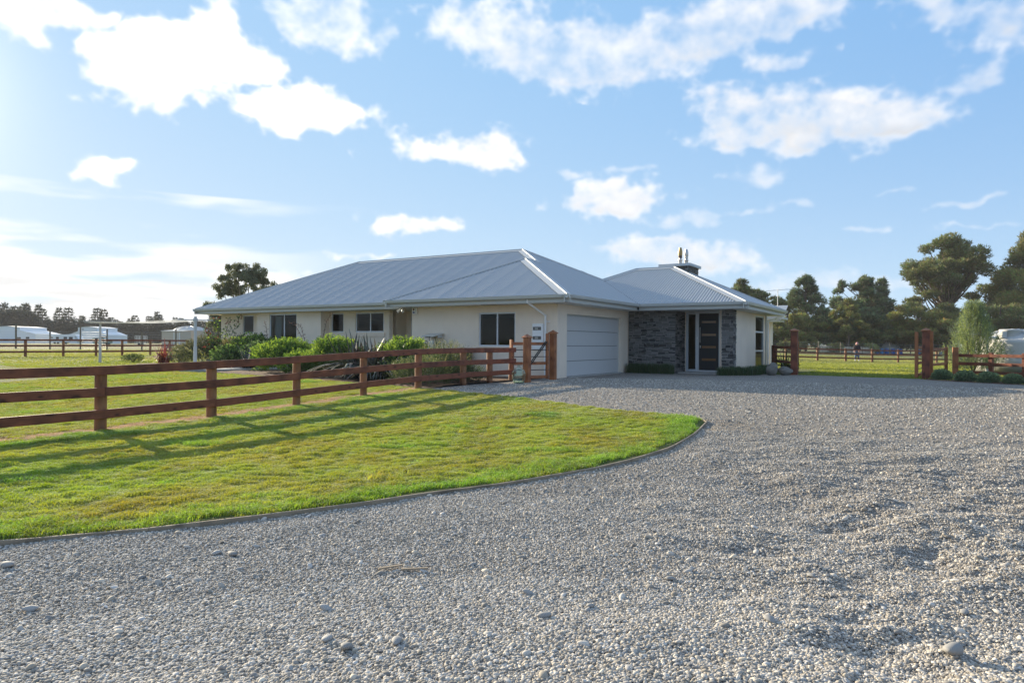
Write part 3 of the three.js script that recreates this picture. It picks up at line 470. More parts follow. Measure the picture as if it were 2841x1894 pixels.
// courses of stones; the largest become pieces of their own, what is past the limit one joined part
function stones(parent, along, at, s0, s1, y0, y1, tones, hBand = 0.165, lMean = 0.34, most = 120) {
  const list = [];
  const put = (a, b, c, d) => list.push([a, b, c, d, Math.floor(R() * 8), Math.floor(Math.pow(R(), 0.9) * tones.length), rr(0.010, 0.036), rr(0.009, 0.02)]);
  lay();
  list.sort((p, q) => (q[1] - q[0]) * (q[3] - q[2]) - (p[1] - p[0]) * (p[3] - p[2]));
  const rest = tones.map(() => []);
  list.forEach(([a, b, c, d, k, t, proud, g], i) => {
    const m = new THREE.Mesh(stoneGeo[k], tones[t]); m.scale.set(b - a - g, d - c - g, proud * 2); if (along === 'x') m.position.set((a + b) / 2, (c + d) / 2, at); else { m.rotation.y = Math.PI / 2; m.position.set(at, (c + d) / 2, (a + b) / 2); }
    if (i < most) { m.name = 'stone'; m.castShadow = m.receiveShadow = true; parent.add(m); nStones++; } else { m.updateMatrix(); const q = stoneGeo[k].clone().applyMatrix4(m.matrix), n = q.attributes.position.count, cc = new Float32Array(n * 3); for (let j = 0; j < n; j++) { cc[j * 3] = tones[t].color.r; cc[j * 3 + 1] = tones[t].color.g; cc[j * 3 + 2] = tones[t].color.b; } q.setAttribute('color', new THREE.BufferAttribute(cc, 3)); rest[0].push(q); }
  });
  if (rest[0].length) part('small_stones', merge(rest[0]), M.smallstone, parent).userData.kind = 'stuff';
  function lay() {
  for (let y = y0; y < y1 - 0.02;) {
    let h = hBand * rr(0.75, 1.25); if (y + h > y1 - 0.07) h = y1 - y;
    for (let s = s0 - R() * 0.08; s < s1 - 0.03;) { let l = lMean * rr(0.55, 1.6); if (s + l > s1 - 0.1) l = s1 - s; const a = Math.max(s, s0), b = Math.min(s + l, s1); const u = R(); if (u < 0.36 || l < 0.14) put(a, b, y, y + h); else if (u < 0.86) { const k = rr(0.35, 0.65); put(a, b, y, y + h * k); put(a, b, y + h * k, y + h); } else { const k = rr(0.3, 0.7), v = rr(0.35, 0.6); put(a, b, y, y + h * v); put(a, mix(a, b, k), y + h * v, y + h); put(mix(a, b, k), b, y + h * v, y + h); } s += l; }
    y += h;
  }
  }
}
{
  const sw = part('stone_wall', merge([hb(0.005, 2.04, -0.1, 2.58, QZ - 0.22, QZ - 0.035), hb(1.85, 2.04, -0.1, 2.58, RZ - 0.2, QZ - 0.22)]), M.mortar, house, 'dark grey stacked stone wall beside the front door');
  stones(sw, 'x', QZ - 0.035, 0.01, 2.06, -0.06, 2.58, stoneTones, 0.105, 0.23, 240);
  stones(sw, 'z', 2.04, RZ, QZ - 0.04, -0.06, 2.58, stoneTones, 0.14, 0.3, 60);
  const pl = part('stone_pillar', hb(3.97, 4.37, -0.1, 2.58, -7.05, QZ - 0.035), M.mortar, house, 'dark grey stacked stone pillar right of the front door');
  stones(pl, 'x', QZ - 0.035, 3.94, 4.40, -0.06, 2.58, stoneTones, 0.13, 0.26, 90);
  stones(pl, 'z', 4.37, -7.05, QZ - 0.04, -0.06, 2.58, stoneTones, 0.14, 0.3, 40);
  // door with side light
  wall('x', RZ - 0.06, 1.9, 4.0, [[2.09, 3.56, 0.02, 2.56]], 0.14, 2.6);
  win('x', RZ, 2.09, 2.60, 0.02, 2.56, [], [], { name: 'side_light', f: 0.10, in: 0.09 });
  const fd = new THREE.Group(); fd.name = 'front_door'; house.add(fd);
  part('frame', merge([hb(2.60, 2.645, 0.02, 2.56, RZ - 0.125, RZ - 0.055), hb(3.48, 3.56, 0.02, 2.56, RZ - 0.125, RZ - 0.055), hb(2.645, 3.48, 2.49, 2.56, RZ - 0.125, RZ - 0.055), hb(2.645, 3.48, 0.02, 0.085, RZ - 0.125, RZ - 0.04)]), M.alu, fd);
  const leafSh = new THREE.Shape([[2.648, 0.09], [3.477, 0.09], [3.477, 2.487], [2.648, 2.487]].map((p) => new THREE.Vector2(...p)));
  const slots = [[2.08, 2.17], [1.535, 1.635], [1.02, 1.12], [0.49, 0.59]];
  for (const [a, b] of slots) leafSh.holes.push(new THREE.Path([[2.76, a], [2.76, b], [3.36, b], [3.36, a]].map((p) => new THREE.Vector2(...p))));
  const lg = new THREE.ExtrudeGeometry(leafSh, { depth: 0.045, bevelEnabled: false }); lg.translate(0, 0, RZ - 0.125); part('door_leaf', lg, M.charcoal, fd);
  const slit = new THREE.MeshPhysicalMaterial({ color: lin(0.24, 0.13, 0.06), roughness: 0.12 });
  for (const [a, b] of slots) part('glass_slot', hb(2.758, 3.362, a - 0.002, b + 0.002, RZ - 0.115, RZ - 0.098), slit, fd);
  part('handle', merge([cyl(0.013, 0.013, 0.66, 2.70, 1.25, RZ - 0.035), bar(circP(0.008), V(2.70, 1.33, RZ - 0.08), V(2.70, 1.33, RZ - 0.035)), bar(circP(0.008), V(2.70, 1.83, RZ - 0.08), V(2.70, 1.83, RZ - 0.035))]), M.steel, fd);
  part('lock', merge([0, 0.06].map((d) => bar(circP(0.022, 16), V(2.70, 1.05 + d, RZ - 0.08), V(2.70, 1.05 + d, RZ - 0.062)))), M.steel, fd);
  part('bell_push', hb(2.575, 2.605, 1.40, 1.50, RZ - 0.06, RZ - 0.035), M.white, house);
  part('door_step', merge([hb(2.06, 3.95, -0.1, 0.015, RZ - 0.1, QZ - 0.35), hb(1.95, 4.0, -0.14, -0.05, QZ - 0.35, QZ + 0.35)]), M.concrete, house);
}
wall('z', 4.36, -12.85, -7.04, [[-12.5, -10.75, 0.06, 2.5]], 0.16); win('z', 4.36, -12.5, -10.75, 0.06, 2.5, [], [0.9, 1.76], { f: 0.07, in: 0.05 });
part('door_jamb', hb(3.72, 3.96, -0.1, 2.58, RZ + 0.0, -7.06), M.stucco, house);

// ---- roof: corrugated sheets laid side by side on each slope
// P(s,d): s along the eave, d run in from the eave; lo/hi limits of d at s
function slope(e0, eDir, inDir, s0, s1, lo, hi, detail = 6) {
  const n = V(0, 1, 0).addScaledVector(inDir, -TAN).normalize(), pitch = 0.12, w = pitch * 7;
  for (let a = s0; a < s1 - 0.001; a += w) {
    const b = Math.min(a + w + 0.07, s1), k = Math.max(2, Math.round((b - a) / pitch * detail)), pos = [], nor = [], uv = [];
    const col = (i) => { const s = mix(a, b, i / k), l = lo(s), h = hi(s); if (h - l < 0.004) return null; const ph = s / pitch * 2 * Math.PI, off = 0.019 * Math.cos(ph) + (i < 4 ? 0.006 : 0.0) + 0.012, sl = -0.019 * Math.sin(ph) * 2 * Math.PI / pitch, N = n.clone().addScaledVector(eDir, -sl).normalize(); return [l, h].map((d) => { const p = e0.clone().addScaledVector(eDir, s).addScaledVector(inDir, d).addScaledVector(n, off); p.y += d * TAN; return [p, N, s, d]; }); };
    let prev = col(0);
    for (let i = 1; i <= k; i++) { const c = col(i); if (prev && c) for (const v of [prev[0], c[0], c[1], prev[0], c[1], prev[1]]) { pos.push(v[0].x, v[0].y, v[0].z); nor.push(v[1].x, v[1].y, v[1].z); uv.push(v[2], v[3]); } prev = c; }
    if (pos.length) part('roof_sheet', geo(pos, uv, nor), M.roof, roof);
  }
}
const roof = new THREE.Group(); roof.name = 'roof'; house.add(roof);
const X = V(1, 0, 0), Zp = V(0, 0, 1), NX = V(-1, 0, 0), NZ = V(0, 0, -1);
const mainL = -21.016, mainRidgeL = -15.261, mainRidgeR = -4.985, mainEz = -0.2206, D = 5.755, ridgeY = HG + D * TAN, ridgeZ = mainEz - D, nearEz = 0.7729, apexX = -3.2156, apexD = 3.985, apexY = HG + apexD * TAN, nearL = -7.2005;
// long front slope (right end covered by the garage wing's own roof)
slope(V(0, HG, mainEz), X, NZ, mainL, apexX, (s) => s > nearL ? s - nearL : 0, (s) => Math.min(s - mainL, D, OV - s));
// front slope of the garage wing
slope(V(0, HG, nearEz), X, NZ, nearL, OV, () => 0, (s) => Math.min(s - nearL, OV - s));
// its far sliver, facing away along the facade
slope(V(nearL, HG, 0), NZ, X, -nearEz, 4.206, (s) => Math.max(0, s + mainEz + 0.0), (s) => Math.min(s + nearEz, apexD));
// slope above the garage door; s runs away from the near corner
slope(V(OV, HG, 0), NZ, NX, -nearEz, 8.70, (s) => s > -VI ? s + VI : 0, (s) => { const near = s + nearEz, main = s + mainEz, back = (11.73 - s); return Math.max(Math.min(near, apexD), Math.min(main, D, back)); }, 5);
// entrance wing: front, right
const eR = 5.0692, eRidgeR = 0.883, eRidgeL = -0.9585, eD = 4.186, eRidgeZ = VI - eD, eRidgeY = HG + eD * TAN, eL = eRidgeL - eD;
slope(V(0, HG, VI), X, NZ, -2.188, eR, (s) => Math.max(0, OV - s), (s) => Math.min(eR - s, eD, s - eL));
slope(V(eR, HG, 0), NZ, NX, -VI, -VI + 2 * eD, () => 0, (s) => Math.min(s + VI, -VI + 2 * eD - s), 5);
// slopes that face away
const vy = (x, y, z) => V(x, y, z);
part('back_slope', merge([
  quad(vy(mainRidgeL, ridgeY, ridgeZ), vy(mainRidgeR, ridgeY, ridgeZ), vy(OV, HG, -11.73), vy(mainL, HG, -11.73)),
  tri3(vy(mainRidgeL, ridgeY, ridgeZ), vy(mainL, HG, -11.73), vy(mainL, HG, mainEz)),
  quad(vy(eRidgeL, eRidgeY, eRidgeZ), vy(eRidgeR, eRidgeY, eRidgeZ), vy(eR, HG, VI - 2 * eD), vy(eL, HG, VI - 2 * eD)),
  tri3(vy(eRidgeL, eRidgeY, eRidgeZ), vy(eL, HG, VI - 2 * eD), vy(eL, HG, VI))]), M.roof, roof);
// hip and ridge caps: a flat wing on each slope and a roll along the top
function cap(a, b, n1, n2, w1, w2, roll = 0.028) {
  const t = b.clone().sub(a).normalize(), gs = [];
  for (const [n, w] of [[n1, w1], [n2, w2]]) { const d = n.clone().cross(t).normalize(); if (d.y > 0) d.negate(); const up = n.clone().multiplyScalar(0.030), th = n.clone().multiplyScalar(0.006), A = a.clone().add(up), B = b.clone().add(up); gs.push(plate(A, B, B.clone().addScaledVector(d, w), A.clone().addScaledVector(d, w), th)); }
  gs.push(bar(circP(roll, 10), a.clone().add(V(0, 0.045, 0)), b.clone().add(V(0, 0.045, 0)), V(0, 1, 0), true));
  part('ridge_cap', merge(gs), M.cap, roof);
}
const nB = V(0, 1, TAN).normalize(), nA = V(TAN, 1, 0).normalize(), nBack = V(0, 1, -TAN).normalize(), nL = V(-TAN, 1, 0).normalize();
cap(vy(mainL, HG, mainEz), vy(mainRidgeL, ridgeY, ridgeZ), nB, nL, 0.2, 0.2);
cap(vy(mainRidgeL, ridgeY, ridgeZ), vy(mainRidgeR, ridgeY, ridgeZ), nB, nBack, 0.2, 0.2);
cap(vy(mainRidgeR, ridgeY, ridgeZ), vy(apexX, apexY, -4.206), nB, nA, 0.22, 0.2);
cap(vy(apexX, apexY, -4.206), vy(apexX, apexY, -3.212), nL, nA, 0.2, 0.2);
cap(vy(apexX, apexY, -3.212), vy(OV, HG, nearEz), nB, nA, 0.23, 0.22);
cap(vy(apexX, apexY, -3.212), vy(nearL, HG, nearEz), nB, nL, 0.08, 0.14);
cap(vy(mainRidgeR, ridgeY, ridgeZ), vy(-2.188, 4.16, -8.772), nA, nBack, 0.2, 0.2);
cap(vy(eRidgeL, eRidgeY, eRidgeZ), vy(eRidgeR, eRidgeY, eRidgeZ), nB, nBack, 0.2, 0.2);
cap(vy(eRidgeR, eRidgeY, eRidgeZ), vy(eR, HG, VI), nB, nA, 0.22, 0.2);
cap(vy(eRidgeL, eRidgeY, eRidgeZ), vy(-2.188, 4.16, -8.655), nB, nL, 0.2, 0.2);
cap(vy(eRidgeR, eRidgeY, eRidgeZ), vy(eR, HG, VI - 2 * eD), nA, nBack, 0.2, 0.2);
part('valley_flashing', bar(rectP(0.10, 0.02), vy(-2.15, 4.15, -8.6), vy(OV - 0.02, HG + 0.02, VI - 0.02)), M.dark, roof);
// gutters, fascias, soffits
const gutP = [[-0.02, -0.115], [0.055, -0.115], [0.085, -0.09], [0.10, -0.03], [0.10, 0.0], [0.112, 0.004], [0.112, 0.012], [-0.02, 0.012]];
function gutter(a, b, out) { // a..b along the eave edge; profile leans outwards
  const t = b.clone().sub(a).normalize(), x = V(0, 1, 0).cross(t), s = x.dot(out) > 0 ? 1 : -1, P = gutP.map((p) => [p[0] * s - 0.02 * s, p[1] + 0.02]);
  part('gutter', bar(s > 0 ? P : P.reverse(), a, b), M.gutter, house);
  const i = out.clone().multiplyScalar(-0.075); part('fascia', bar(rectP(0.03, 0.20, 0.003), a.clone().add(i).setY(HG - 0.125), b.clone().add(i).setY(HG - 0.125)), M.gutter, house);
}
gutter(vy(mainL - 0.09, HG, mainEz), vy(nearL + 0.55, HG, mainEz), Zp);
gutter(vy(nearL - 0.09, HG, nearEz), vy(OV + 0.09, HG, nearEz), Zp);
gutter(vy(nearL, HG, nearEz + 0.08), vy(nearL, HG, mainEz + 0.06), NX);
gutter(vy(OV, HG, nearEz + 0.088), vy(OV, HG, VI + 0.0), X);
gutter(vy(OV + 0.0, HG, VI), vy(eR + 0.09, HG, VI), Zp);
gutter(vy(eR, HG, VI + 0.088), vy(eR, HG, VI - 2 * eD - 0.09), X);
gutter(vy(mainL, HG, mainEz + 0.088), vy(mainL, HG, -11.73), NX);
part('soffit', hb(mainL + 0.03, nearL, 2.562, 2.574, -11.7, mainEz - 0.06), M.soffit, house);
part('soffit', hb(nearL + 0.06, OV - 0.06, 2.564, 2.576, -11.7, nearEz - 0.06), M.soffit, house);
part('soffit', hb(OV - 0.06, eR - 0.06, 2.563, 2.575, VI - 2 * eD, VI - 0.06), M.soffit, house);
// lower eave of the rear wing seen past the right end
part('rear_eave', merge([hb(2.0, 4.28, 2.40, 2.52, -18.2, -17.0), hb(1.9, 4.46, 2.52, 2.63, -18.3, -16.95)]), M.gutter, house, 'lower eave of the rear wing past the entrance corner');
part('wall', hb(2.0, 3.7, -0.1, 2.40, -18.2, -17.5), M.stucco, house);
part('back_slope', plate(V(1.9, 2.64, -16.95), V(4.46, 2.64, -16.95), V(4.46, 3.3, -18.3), V(1.9, 3.3, -18.3), V(0, 0.02, 0)), M.roof, roof);
// chimney
{
  const ch = part('chimney', hb(0.12, 1.40, 3.6, 4.84, -11.95, -10.36), M.mortar, house, 'stone clad chimney with a flat cap behind the entrance roof');
  R = mulberry(55); stones(ch, 'x', -10.36, 0.14, 1.42, 4.1, 4.83, stoneTones.concat(warmTones), 0.18, 0.34); stones(ch, 'z', 1.40, -11.93, -10.38, 4.1, 4.83, warmTones.concat(stoneTones.slice(1, 4)), 0.18, 0.36);
  part('chimney_cap', hb(0.0, 1.52, 4.84, 4.96, -12.08, -10.26), M.galv, ch);
  const rusty = std(lin(0.42, 0.29, 0.13), 0.45, { metalness: 0.7 }), dull = std(lin(0.55, 0.52, 0.50), 0.35, { metalness: 0.85 }), soot = std(lin(0.10, 0.06, 0.05), 0.7);
  const flue = (x, z, k, top) => { const y = 4.96; part('flue', lathe([[0.085, y], [0.085, y + 0.19], [0.115, y + 0.20], [0.115, y + 0.225], [0.07, y + 0.26], [0.07, y + 0.44]].map(([r, h]) => [r, y + (h - y) * k]), 20, x, 0, z), dull, ch); part('flue_collar', lathe([[0.075, y + 0.30 * k], [0.088, y + 0.30 * k], [0.088, y + 0.40 * k], [0.075, y + 0.42 * k]], 20, x, 0, z), top === rusty ? soot : dull, ch); part('flue_cowl', lathe([[0.07, y + 0.42 * k], [0.095, y + 0.43 * k], [0.10, y + 0.62 * k], [0.062, y + 0.80 * k], [0.05, y + 0.80 * k], [0.05, y + 0.7 * k]], 20, x, 0, z), top, ch); };
  flue(0.90, -10.75, 1.0, rusty); flue(1.14, -10.9, 0.9, dull);
}
// downpipes
{
  const dp = (pts, r = 0.038) => { const gs = []; for (let i = 0; i < pts.length - 1; i++) gs.push(bar(circP(r, 14), pts[i], pts[i + 1], V(0, 1, 0), true)); pts.slice(1, -1).forEach((p) => { const s = new THREE.SphereGeometry(r * 1.06, 12, 8); s.translate(p.x, p.y, p.z); gs.push(s.toNonIndexed()); }); return merge(gs); };
  part('downpipe', dp([V(-0.80, 2.70, 0.72), V(-0.80, 2.58, 0.70), V(-0.43, 2.16, 0.09), V(-0.43, 0.0, 0.09)]), M.white, house, 'white downpipe with an offset at the garage corner');
  part('pipe_clip', merge([hb(-0.40, -0.28, 1.93, 1.96, 0.02, 0.06), hb(-0.49, -0.37, 1.1, 1.13, 0.02, 0.14)]), M.white, house);
  part('downpipe', dp([V(5.06, 2.70, -13.95), V(5.0, 2.6, -13.9), V(4.46, 2.28, -13.0), V(4.46, 0.0, -13.0)]), M.white, house, 'white downpipe at the right end of the entrance wing');
  part('corner_post', hb(4.2, 4.40, -0.1, 2.56, -13.05, -12.86), M.gutter, house);
}
// meter box, alarm box, spotlights
{
  const mb = new THREE.Group(); mb.name = 'meter_box'; house.add(mb);
  const b = new RoundedBoxGeometry(0.46, 0.92, 0.07, 3, 0.03); b.translate(-0.755, 1.42, 0.03); part('box', b, M.white, mb);
  const dk = new THREE.MeshPhysicalMaterial({ color: lin(0.06, 0.06, 0.06), roughness: 0.05 }), gr = std(lin(0.34, 0.33, 0.30), 0.5);
  for (const y of [1.70, 1.37]) { part('meter_window', hb(-0.945, -0.615, y - 0.055, y + 0.065, 0.06, 0.071), dk, mb); part('meter', hb(-0.86, -0.735, y - 0.04, y + 0.04, 0.071, 0.074), gr, mb); }
  const ab = new THREE.Group(); ab.name = 'alarm_box'; house.add(ab); const r = new RoundedBoxGeometry(0.24, 0.25, 0.08, 2, 0.015); r.translate(-6.34, 2.43, 0.04); part('box', r, M.white, ab);
  part('lamp_lens', bar(circP(0.045, 18), V(-6.37, 2.485, 0.078), V(-6.37, 2.485, 0.088)), std(lin(0.12, 0.02, 0.03), 0.3), ab); part('blue_label', hb(-6.42, -6.32, 2.34, 2.40, 0.08, 0.083), std(lin(0.02, 0.04, 0.22), 0.5), ab); part('strip', hb(-6.285, -6.25, 2.34, 2.52, 0.08, 0.082), std(lin(0.55, 0.55, 0.52), 0.5), ab);
  const sp = new THREE.Group(); sp.name = 'spotlight'; house.add(sp); part('base', cyl(0.06, 0.06, 0.03, -6.95, 2.53, 0.1), M.white, sp); for (const d of [-0.09, 0.09]) part('lamp_head', bar(circP(0.055, 14), V(-6.95 + d * 0.5, 2.50, 0.1), V(-6.95 + d * 1.5, 2.40, 0.22), V(0, 1, 0), true), M.white, sp);
  // television aerial on the far side of the entrance roof
  part('aerial', merge([cyl(0.018, 0.018, 1.1, 4.2, 3.0, -16.8), bar(circP(0.011, 6), V(3.6, 4.02, -16.8), V(5.3, 4.12, -17.1)), ...[0, 1, 2, 3, 4, 5].map((i) => bar(circP(0.006, 5), V(3.75 + i * 0.28, 4.05 + i * 0.015, -17.05 - i * 0.04), V(3.75 + i * 0.28, 4.05 + i * 0.015, -16.6 - i * 0.04)))]), M.galv, house);
}
console.log('stones', nStones);
// ---------------------------------------------------------------- fences and gates
R = mulberry(202);
// post-and-rail fence; posts [x,z] in world with height h; rails on the side given by the normal
function railFence(name, label, pts, o) {
  const t = thing(name, label, 'fence', [pts[0][0], H(...pts[0]) + (o.lift || 0), pts[0][1]]), q = t.position, P = (p, y) => V(p[0] - q.x, H(p[0], p[1]) + (o.lift || 0) - q.y + y, p[1] - q.z);
  const n = pts.length, r = o.r || 0.085;
  pts.forEach((p, i) => {
    if (o.skip && o.skip.includes(i)) return;
    const a = P(p, -0.1), b = P(p, o.h - (o.postDrop || 0.03)); b.x += rr(-0.008, 0.008);
    part('post', o.square ? bar(rectP(r * 2, r * 2, 0.01), a, b, V(o.side[0], 0, o.side[1])) : bar(circP(r * rr(0.92, 1.06), 16), a, b, V(0, 1, 0), true), o.postMat || M.postwood, t);
  });
  const off = V(o.side[0], 0, o.side[1]).multiplyScalar(r + (o.rt || 0.045) / 2);
  o.ys.forEach((y, k) => {
    for (let i = (k % 2) * -1; i < n - 1; i += 2) {
      const i0 = Math.max(0, i), i1 = Math.min(n - 1, i + 2); if (i1 <= i0) continue;
      const a = P(pts[i0], y + rr(-0.008, 0.008)).add(off), b = P(pts[i1], y + rr(-0.008, 0.008)).add(off), d = b.clone().sub(a).normalize();
      // follow the middle post where the ground bends
      const mid = i1 - i0 === 2 ? P(pts[i0 + 1], y).add(off) : null;
      a.addScaledVector(d, i0 === 0 ? -0.08 : 0.003); b.addScaledVector(d, i1 === n - 1 ? 0.08 : -0.003);
      const prof = rectP(o.rt || 0.045, o.rh || 0.14, 0.006);
      part('rail', mid ? merge([bar(prof, a, mid), bar(prof, mid, b)]) : bar(prof, a, b), o.railMat || M.stain, t);
    }
  });
  return t;
}
const FX = -0.42, nearZ = [21.2, 19.15, 17.1, 15.05, 13.05, 11.05, 9.05, 7.02, 5.0, 3.62, 2.36];
railFence('rail_fence', 'dark red stained three-rail timber fence running along the front lawn', nearZ.map((z) => toW(FX, z)), { h: 1.09, ys: [0.995, 0.65, 0.295], r: 0.088, side: [cY, sY], rh: 0.145, rt: 0.045 });
// far left paddock fence
railFence('rail_fence', 'brown three-rail paddock fence crossing the grass at the left behind the clothesline', [[-43.2, -37.9], [-40.5, -39.9], [-37.8, -41.9], [-35.2, -43.8], [-32.71, -45.76], [-30.91, -46.9], [-29.45, -48.2], [-28.4, -49.6], [-27.62, -51.98], [-27.3, -54.3], [-27.0, -56.6]], { h: 1.22, ys: [1.12, 0.74, 0.33], side: [0.6, 0.8], r: 0.085, rh: 0.13, postDrop: 0 });
// far right paddock fence
railFence('rail_fence', 'brown three-rail paddock fence with pale round posts beyond the open driveway gate', [[19.6, -63.2], [22.3, -62.7], [25.0, -62.1], [27.79, -61.9], [30.4, -62.0], [32.6, -61.6], [34.9, -61.5], [38.5, -61.7], [41.5, -61.6], [44.5, -61.5], [47.5, -61.5]], { h: 1.15, ys: [1.05, 0.68, 0.30], side: [0, 1], r: 0.10, rh: 0.13, postDrop: -0.03 });
// low fence right of the driveway
railFence('rail_fence', 'low dark red three-rail fence behind the clipped round shrubs at the right edge', [[18.0, -27.35], [18.62, -26.45], [19.14, -25.4], [19.7, -24.3], [20.5, -22.8], [21.3, -21.3]].map((p) => p), { h: 0.98, ys: [0.83, 0.50, 0.17], side: [-0.88, 0.47], r: 0.07, rh: 0.125, rt: 0.045, square: true, postMat: M.stain, skip: [0] });
// tall square gate posts with pyramid caps
function gatePost(name, label, X, Z, h, w, turn, mat, grp) {
  const t = thing(name, label, 'gate post', [X, H(X, Z), Z], turn, grp);
  part('post', bar(rectP(w, w, 0.008), V(0, -0.1, 0), V(0, h - 0.12, 0), V(0, 0, 1)), mat, t);
  const k = w * 0.68, c = new THREE.ConeGeometry(k * 1.414, 0.10, 4).toNonIndexed(); c.rotateY(Math.PI / 4); c.translate(0, h - 0.045, 0);
  part('cap', merge([box(k * 2, 0.028, k * 2, 0, h - 0.108, 0), c]), M.cedar, t); return t;
}
gatePost('gate_post', 'square orange-brown gate post with pointed cap beside the glass demijohn', 0.47, -21.14, 1.50, 0.19, -YAW, M.cedar);
gatePost('gate_post', 'square orange-brown gate post with pointed cap against the garage corner', 1.37, -22.69, 1.66, 0.19, -YAW, M.cedar);
gatePost('gate_post', 'dark stained square gate post left of the open driveway entrance', 11.5, -27.72, 1.89, 0.26, -0.5, M.stain);
gatePost('gate_post', 'dark stained square gate post with light cap right of the driveway entrance', 15.14, -24.9, 1.87, 0.24, -0.5, M.stain);
// timber gate: two stiles, wood rails, thin steel bars, twin diagonal braces
function gate(name, label, A, B, o) {
  const t = thing(name, label, 'gate', [A[0], H(...A), A[1]]), L = Math.hypot(B[0] - A[0], B[1] - A[1]); t.rotation.y = -Math.atan2(B[1] - A[1], B[0] - A[0]);
  part('stile', bar(rectP(0.075, 0.115, 0.006), V(0, 0.04, 0), V(0, o.h0, 0), V(0, 0, 1)), o.mat, t); part('stile', bar(rectP(0.075, 0.115, 0.006), V(L, 0.04, 0), V(L, o.h1, 0), V(0, 0, 1)), o.mat, t);
  if (o.mid) part('stile', bar(rectP(0.07, 0.10, 0.006), V(L * o.mid, 0.06, 0.012), V(L * o.mid, o.top + 0.04, 0.012), V(0, 0, 1)), o.mat, t);
  for (const y of o.wood) part('rail', bar(rectP(0.045, 0.10, 0.005), V(0.03, y, 0), V(L - 0.03, y, 0)), o.mat, t);
  for (const y of o.bars) part('steel_bar', bar(circP(0.013, 8), V(0.03, y, 0.004), V(L - 0.03, y, 0.004), V(0, 1, 0), true), M.black, t);
  for (const [p, q] of o.brace) for (const d of [0, 0.07]) part('brace', bar(rectP(0.02, 0.032), V(p[0] * L + d, p[1], 0.042), V(q[0] * L + d, q[1], 0.042)), M.black, t);
  part('bolt', merge([...o.wood, ...o.bars].flatMap((y) => [0, L].map((x) => bar(circP(0.016, 8), V(x, y, 0.055), V(x, y, 0.066), V(0, 1, 0))))), M.dark, t);
  return t;
}
const lg = gate('wooden_gate', 'small orange-brown timber gate with black diagonal braces beside the garage corner', [-0.02, -21.80], [1.17, -22.55], { h0: 1.33, h1: 1.54, mat: M.cedar, wood: [1.20, 0.56, 0.115], bars: [1.0, 0.775, 0.345], brace: [[[0.3, 0.25], [0.93, 1.28]]], top: 1.2 });
{ // notice on the gate and its latch chain
  const cv = document.createElement('canvas'); cv.width = 64; cv.height = 128; const c = cv.getContext('2d'); c.fillStyle = '#f1e9e8'; c.fillRect(0, 0, 64, 128); c.fillStyle = '#c2142c'; c.fillRect(8, 8, 48, 36); c.beginPath(); c.arc(32, 84, 22, 0, 7); c.fill(); c.fillStyle = '#f1e9e8'; c.fillRect(14, 22, 36, 7);
  const tx = new THREE.CanvasTexture(cv); tx.colorSpace = THREE.SRGBColorSpace; const g = new THREE.BoxGeometry(0.075, 0.15, 0.004); part('notice', g, std(0xffffff, 0.6, { map: tx }), lg, 'small white notice with red marks').position.set(0.52, 0.44, 0.03);
  part('chain', tube([V(1.26, 1.02, 0.02), V(1.22, 0.9, 0.03), V(1.24, 0.79, 0.03), V(1.30, 0.98, 0.03)], 0.006, 5, 12), M.steel, lg);
}
gate('wooden_gate', 'open timber driveway gate leaf seen edge-on at the left gate post', [11.72, -28.0], [13.05, -31.1], { h0: 1.80, h1: 1.38, mat: M.cedar, wood: [1.22, 0.56, 0.12], bars: [1.0, 0.78, 0.34], brace: [[[0.05, 1.3], [0.9, 0.2]]], top: 1.22 });
gate('wooden_gate', 'open timber driveway gate leaf swung back behind the right gate post', [14.93, -25.12], [17.35, -28.4], { h0: 1.72, h1: 1.20, mat: M.cedar, wood: [1.14, 0.56, 0.12], bars: [0.95, 0.76, 0.34], brace: [[[0.55, 1.05], [0.97, 0.15]]], top: 1.2 });
gate('wooden_gate', 'small closed timber side gate right of the driveway gate post', [15.62, -25.35], [17.35, -27.2], { h0: 1.75, h1: 1.16, mat: M.cedar, wood: [1.08, 0.50, 0.12], bars: [0.86, 0.68, 0.30], brace: [], top: 1.1 });
{ const t = thing('fence_post', 'short square timber post between the side gate and the low right fence', 'fence post', [17.85, H(17.85, -27.4), -27.4], -0.5); part('post', bar(rectP(0.2, 0.2, 0.01), V(0, -0.1, 0), V(0, 1.16, 0), V(0, 0, 1)), M.cedar, t); }
// fence between the house and the left driveway post
{
  const A = [12.18, -31.6], B = [11.55, -27.95], t = thing('garden_fence', 'dark stained fence panel of timber rails and black bars beside the house', 'fence', [A[0], H(...A), A[1]]), b = V(B[0] - A[0], 0, B[1] - A[1]);
  part('post', bar(rectP(0.2, 0.2, 0.01), V(0, -0.1, 0), V(0, 1.19, 0), V(0, 0, 1)), M.stain, t);
  for (const y of [1.10, 0.48, 0.10]) part('rail', bar(rectP(0.045, 0.11, 0.005), V(0, y, 0), b.clone().setY(y)), M.stain, t);
  for (const y of [0.9, 0.7, 0.28]) part('steel_bar', bar(circP(0.013, 8), V(0, y, 0), b.clone().setY(y)), M.black, t);
}
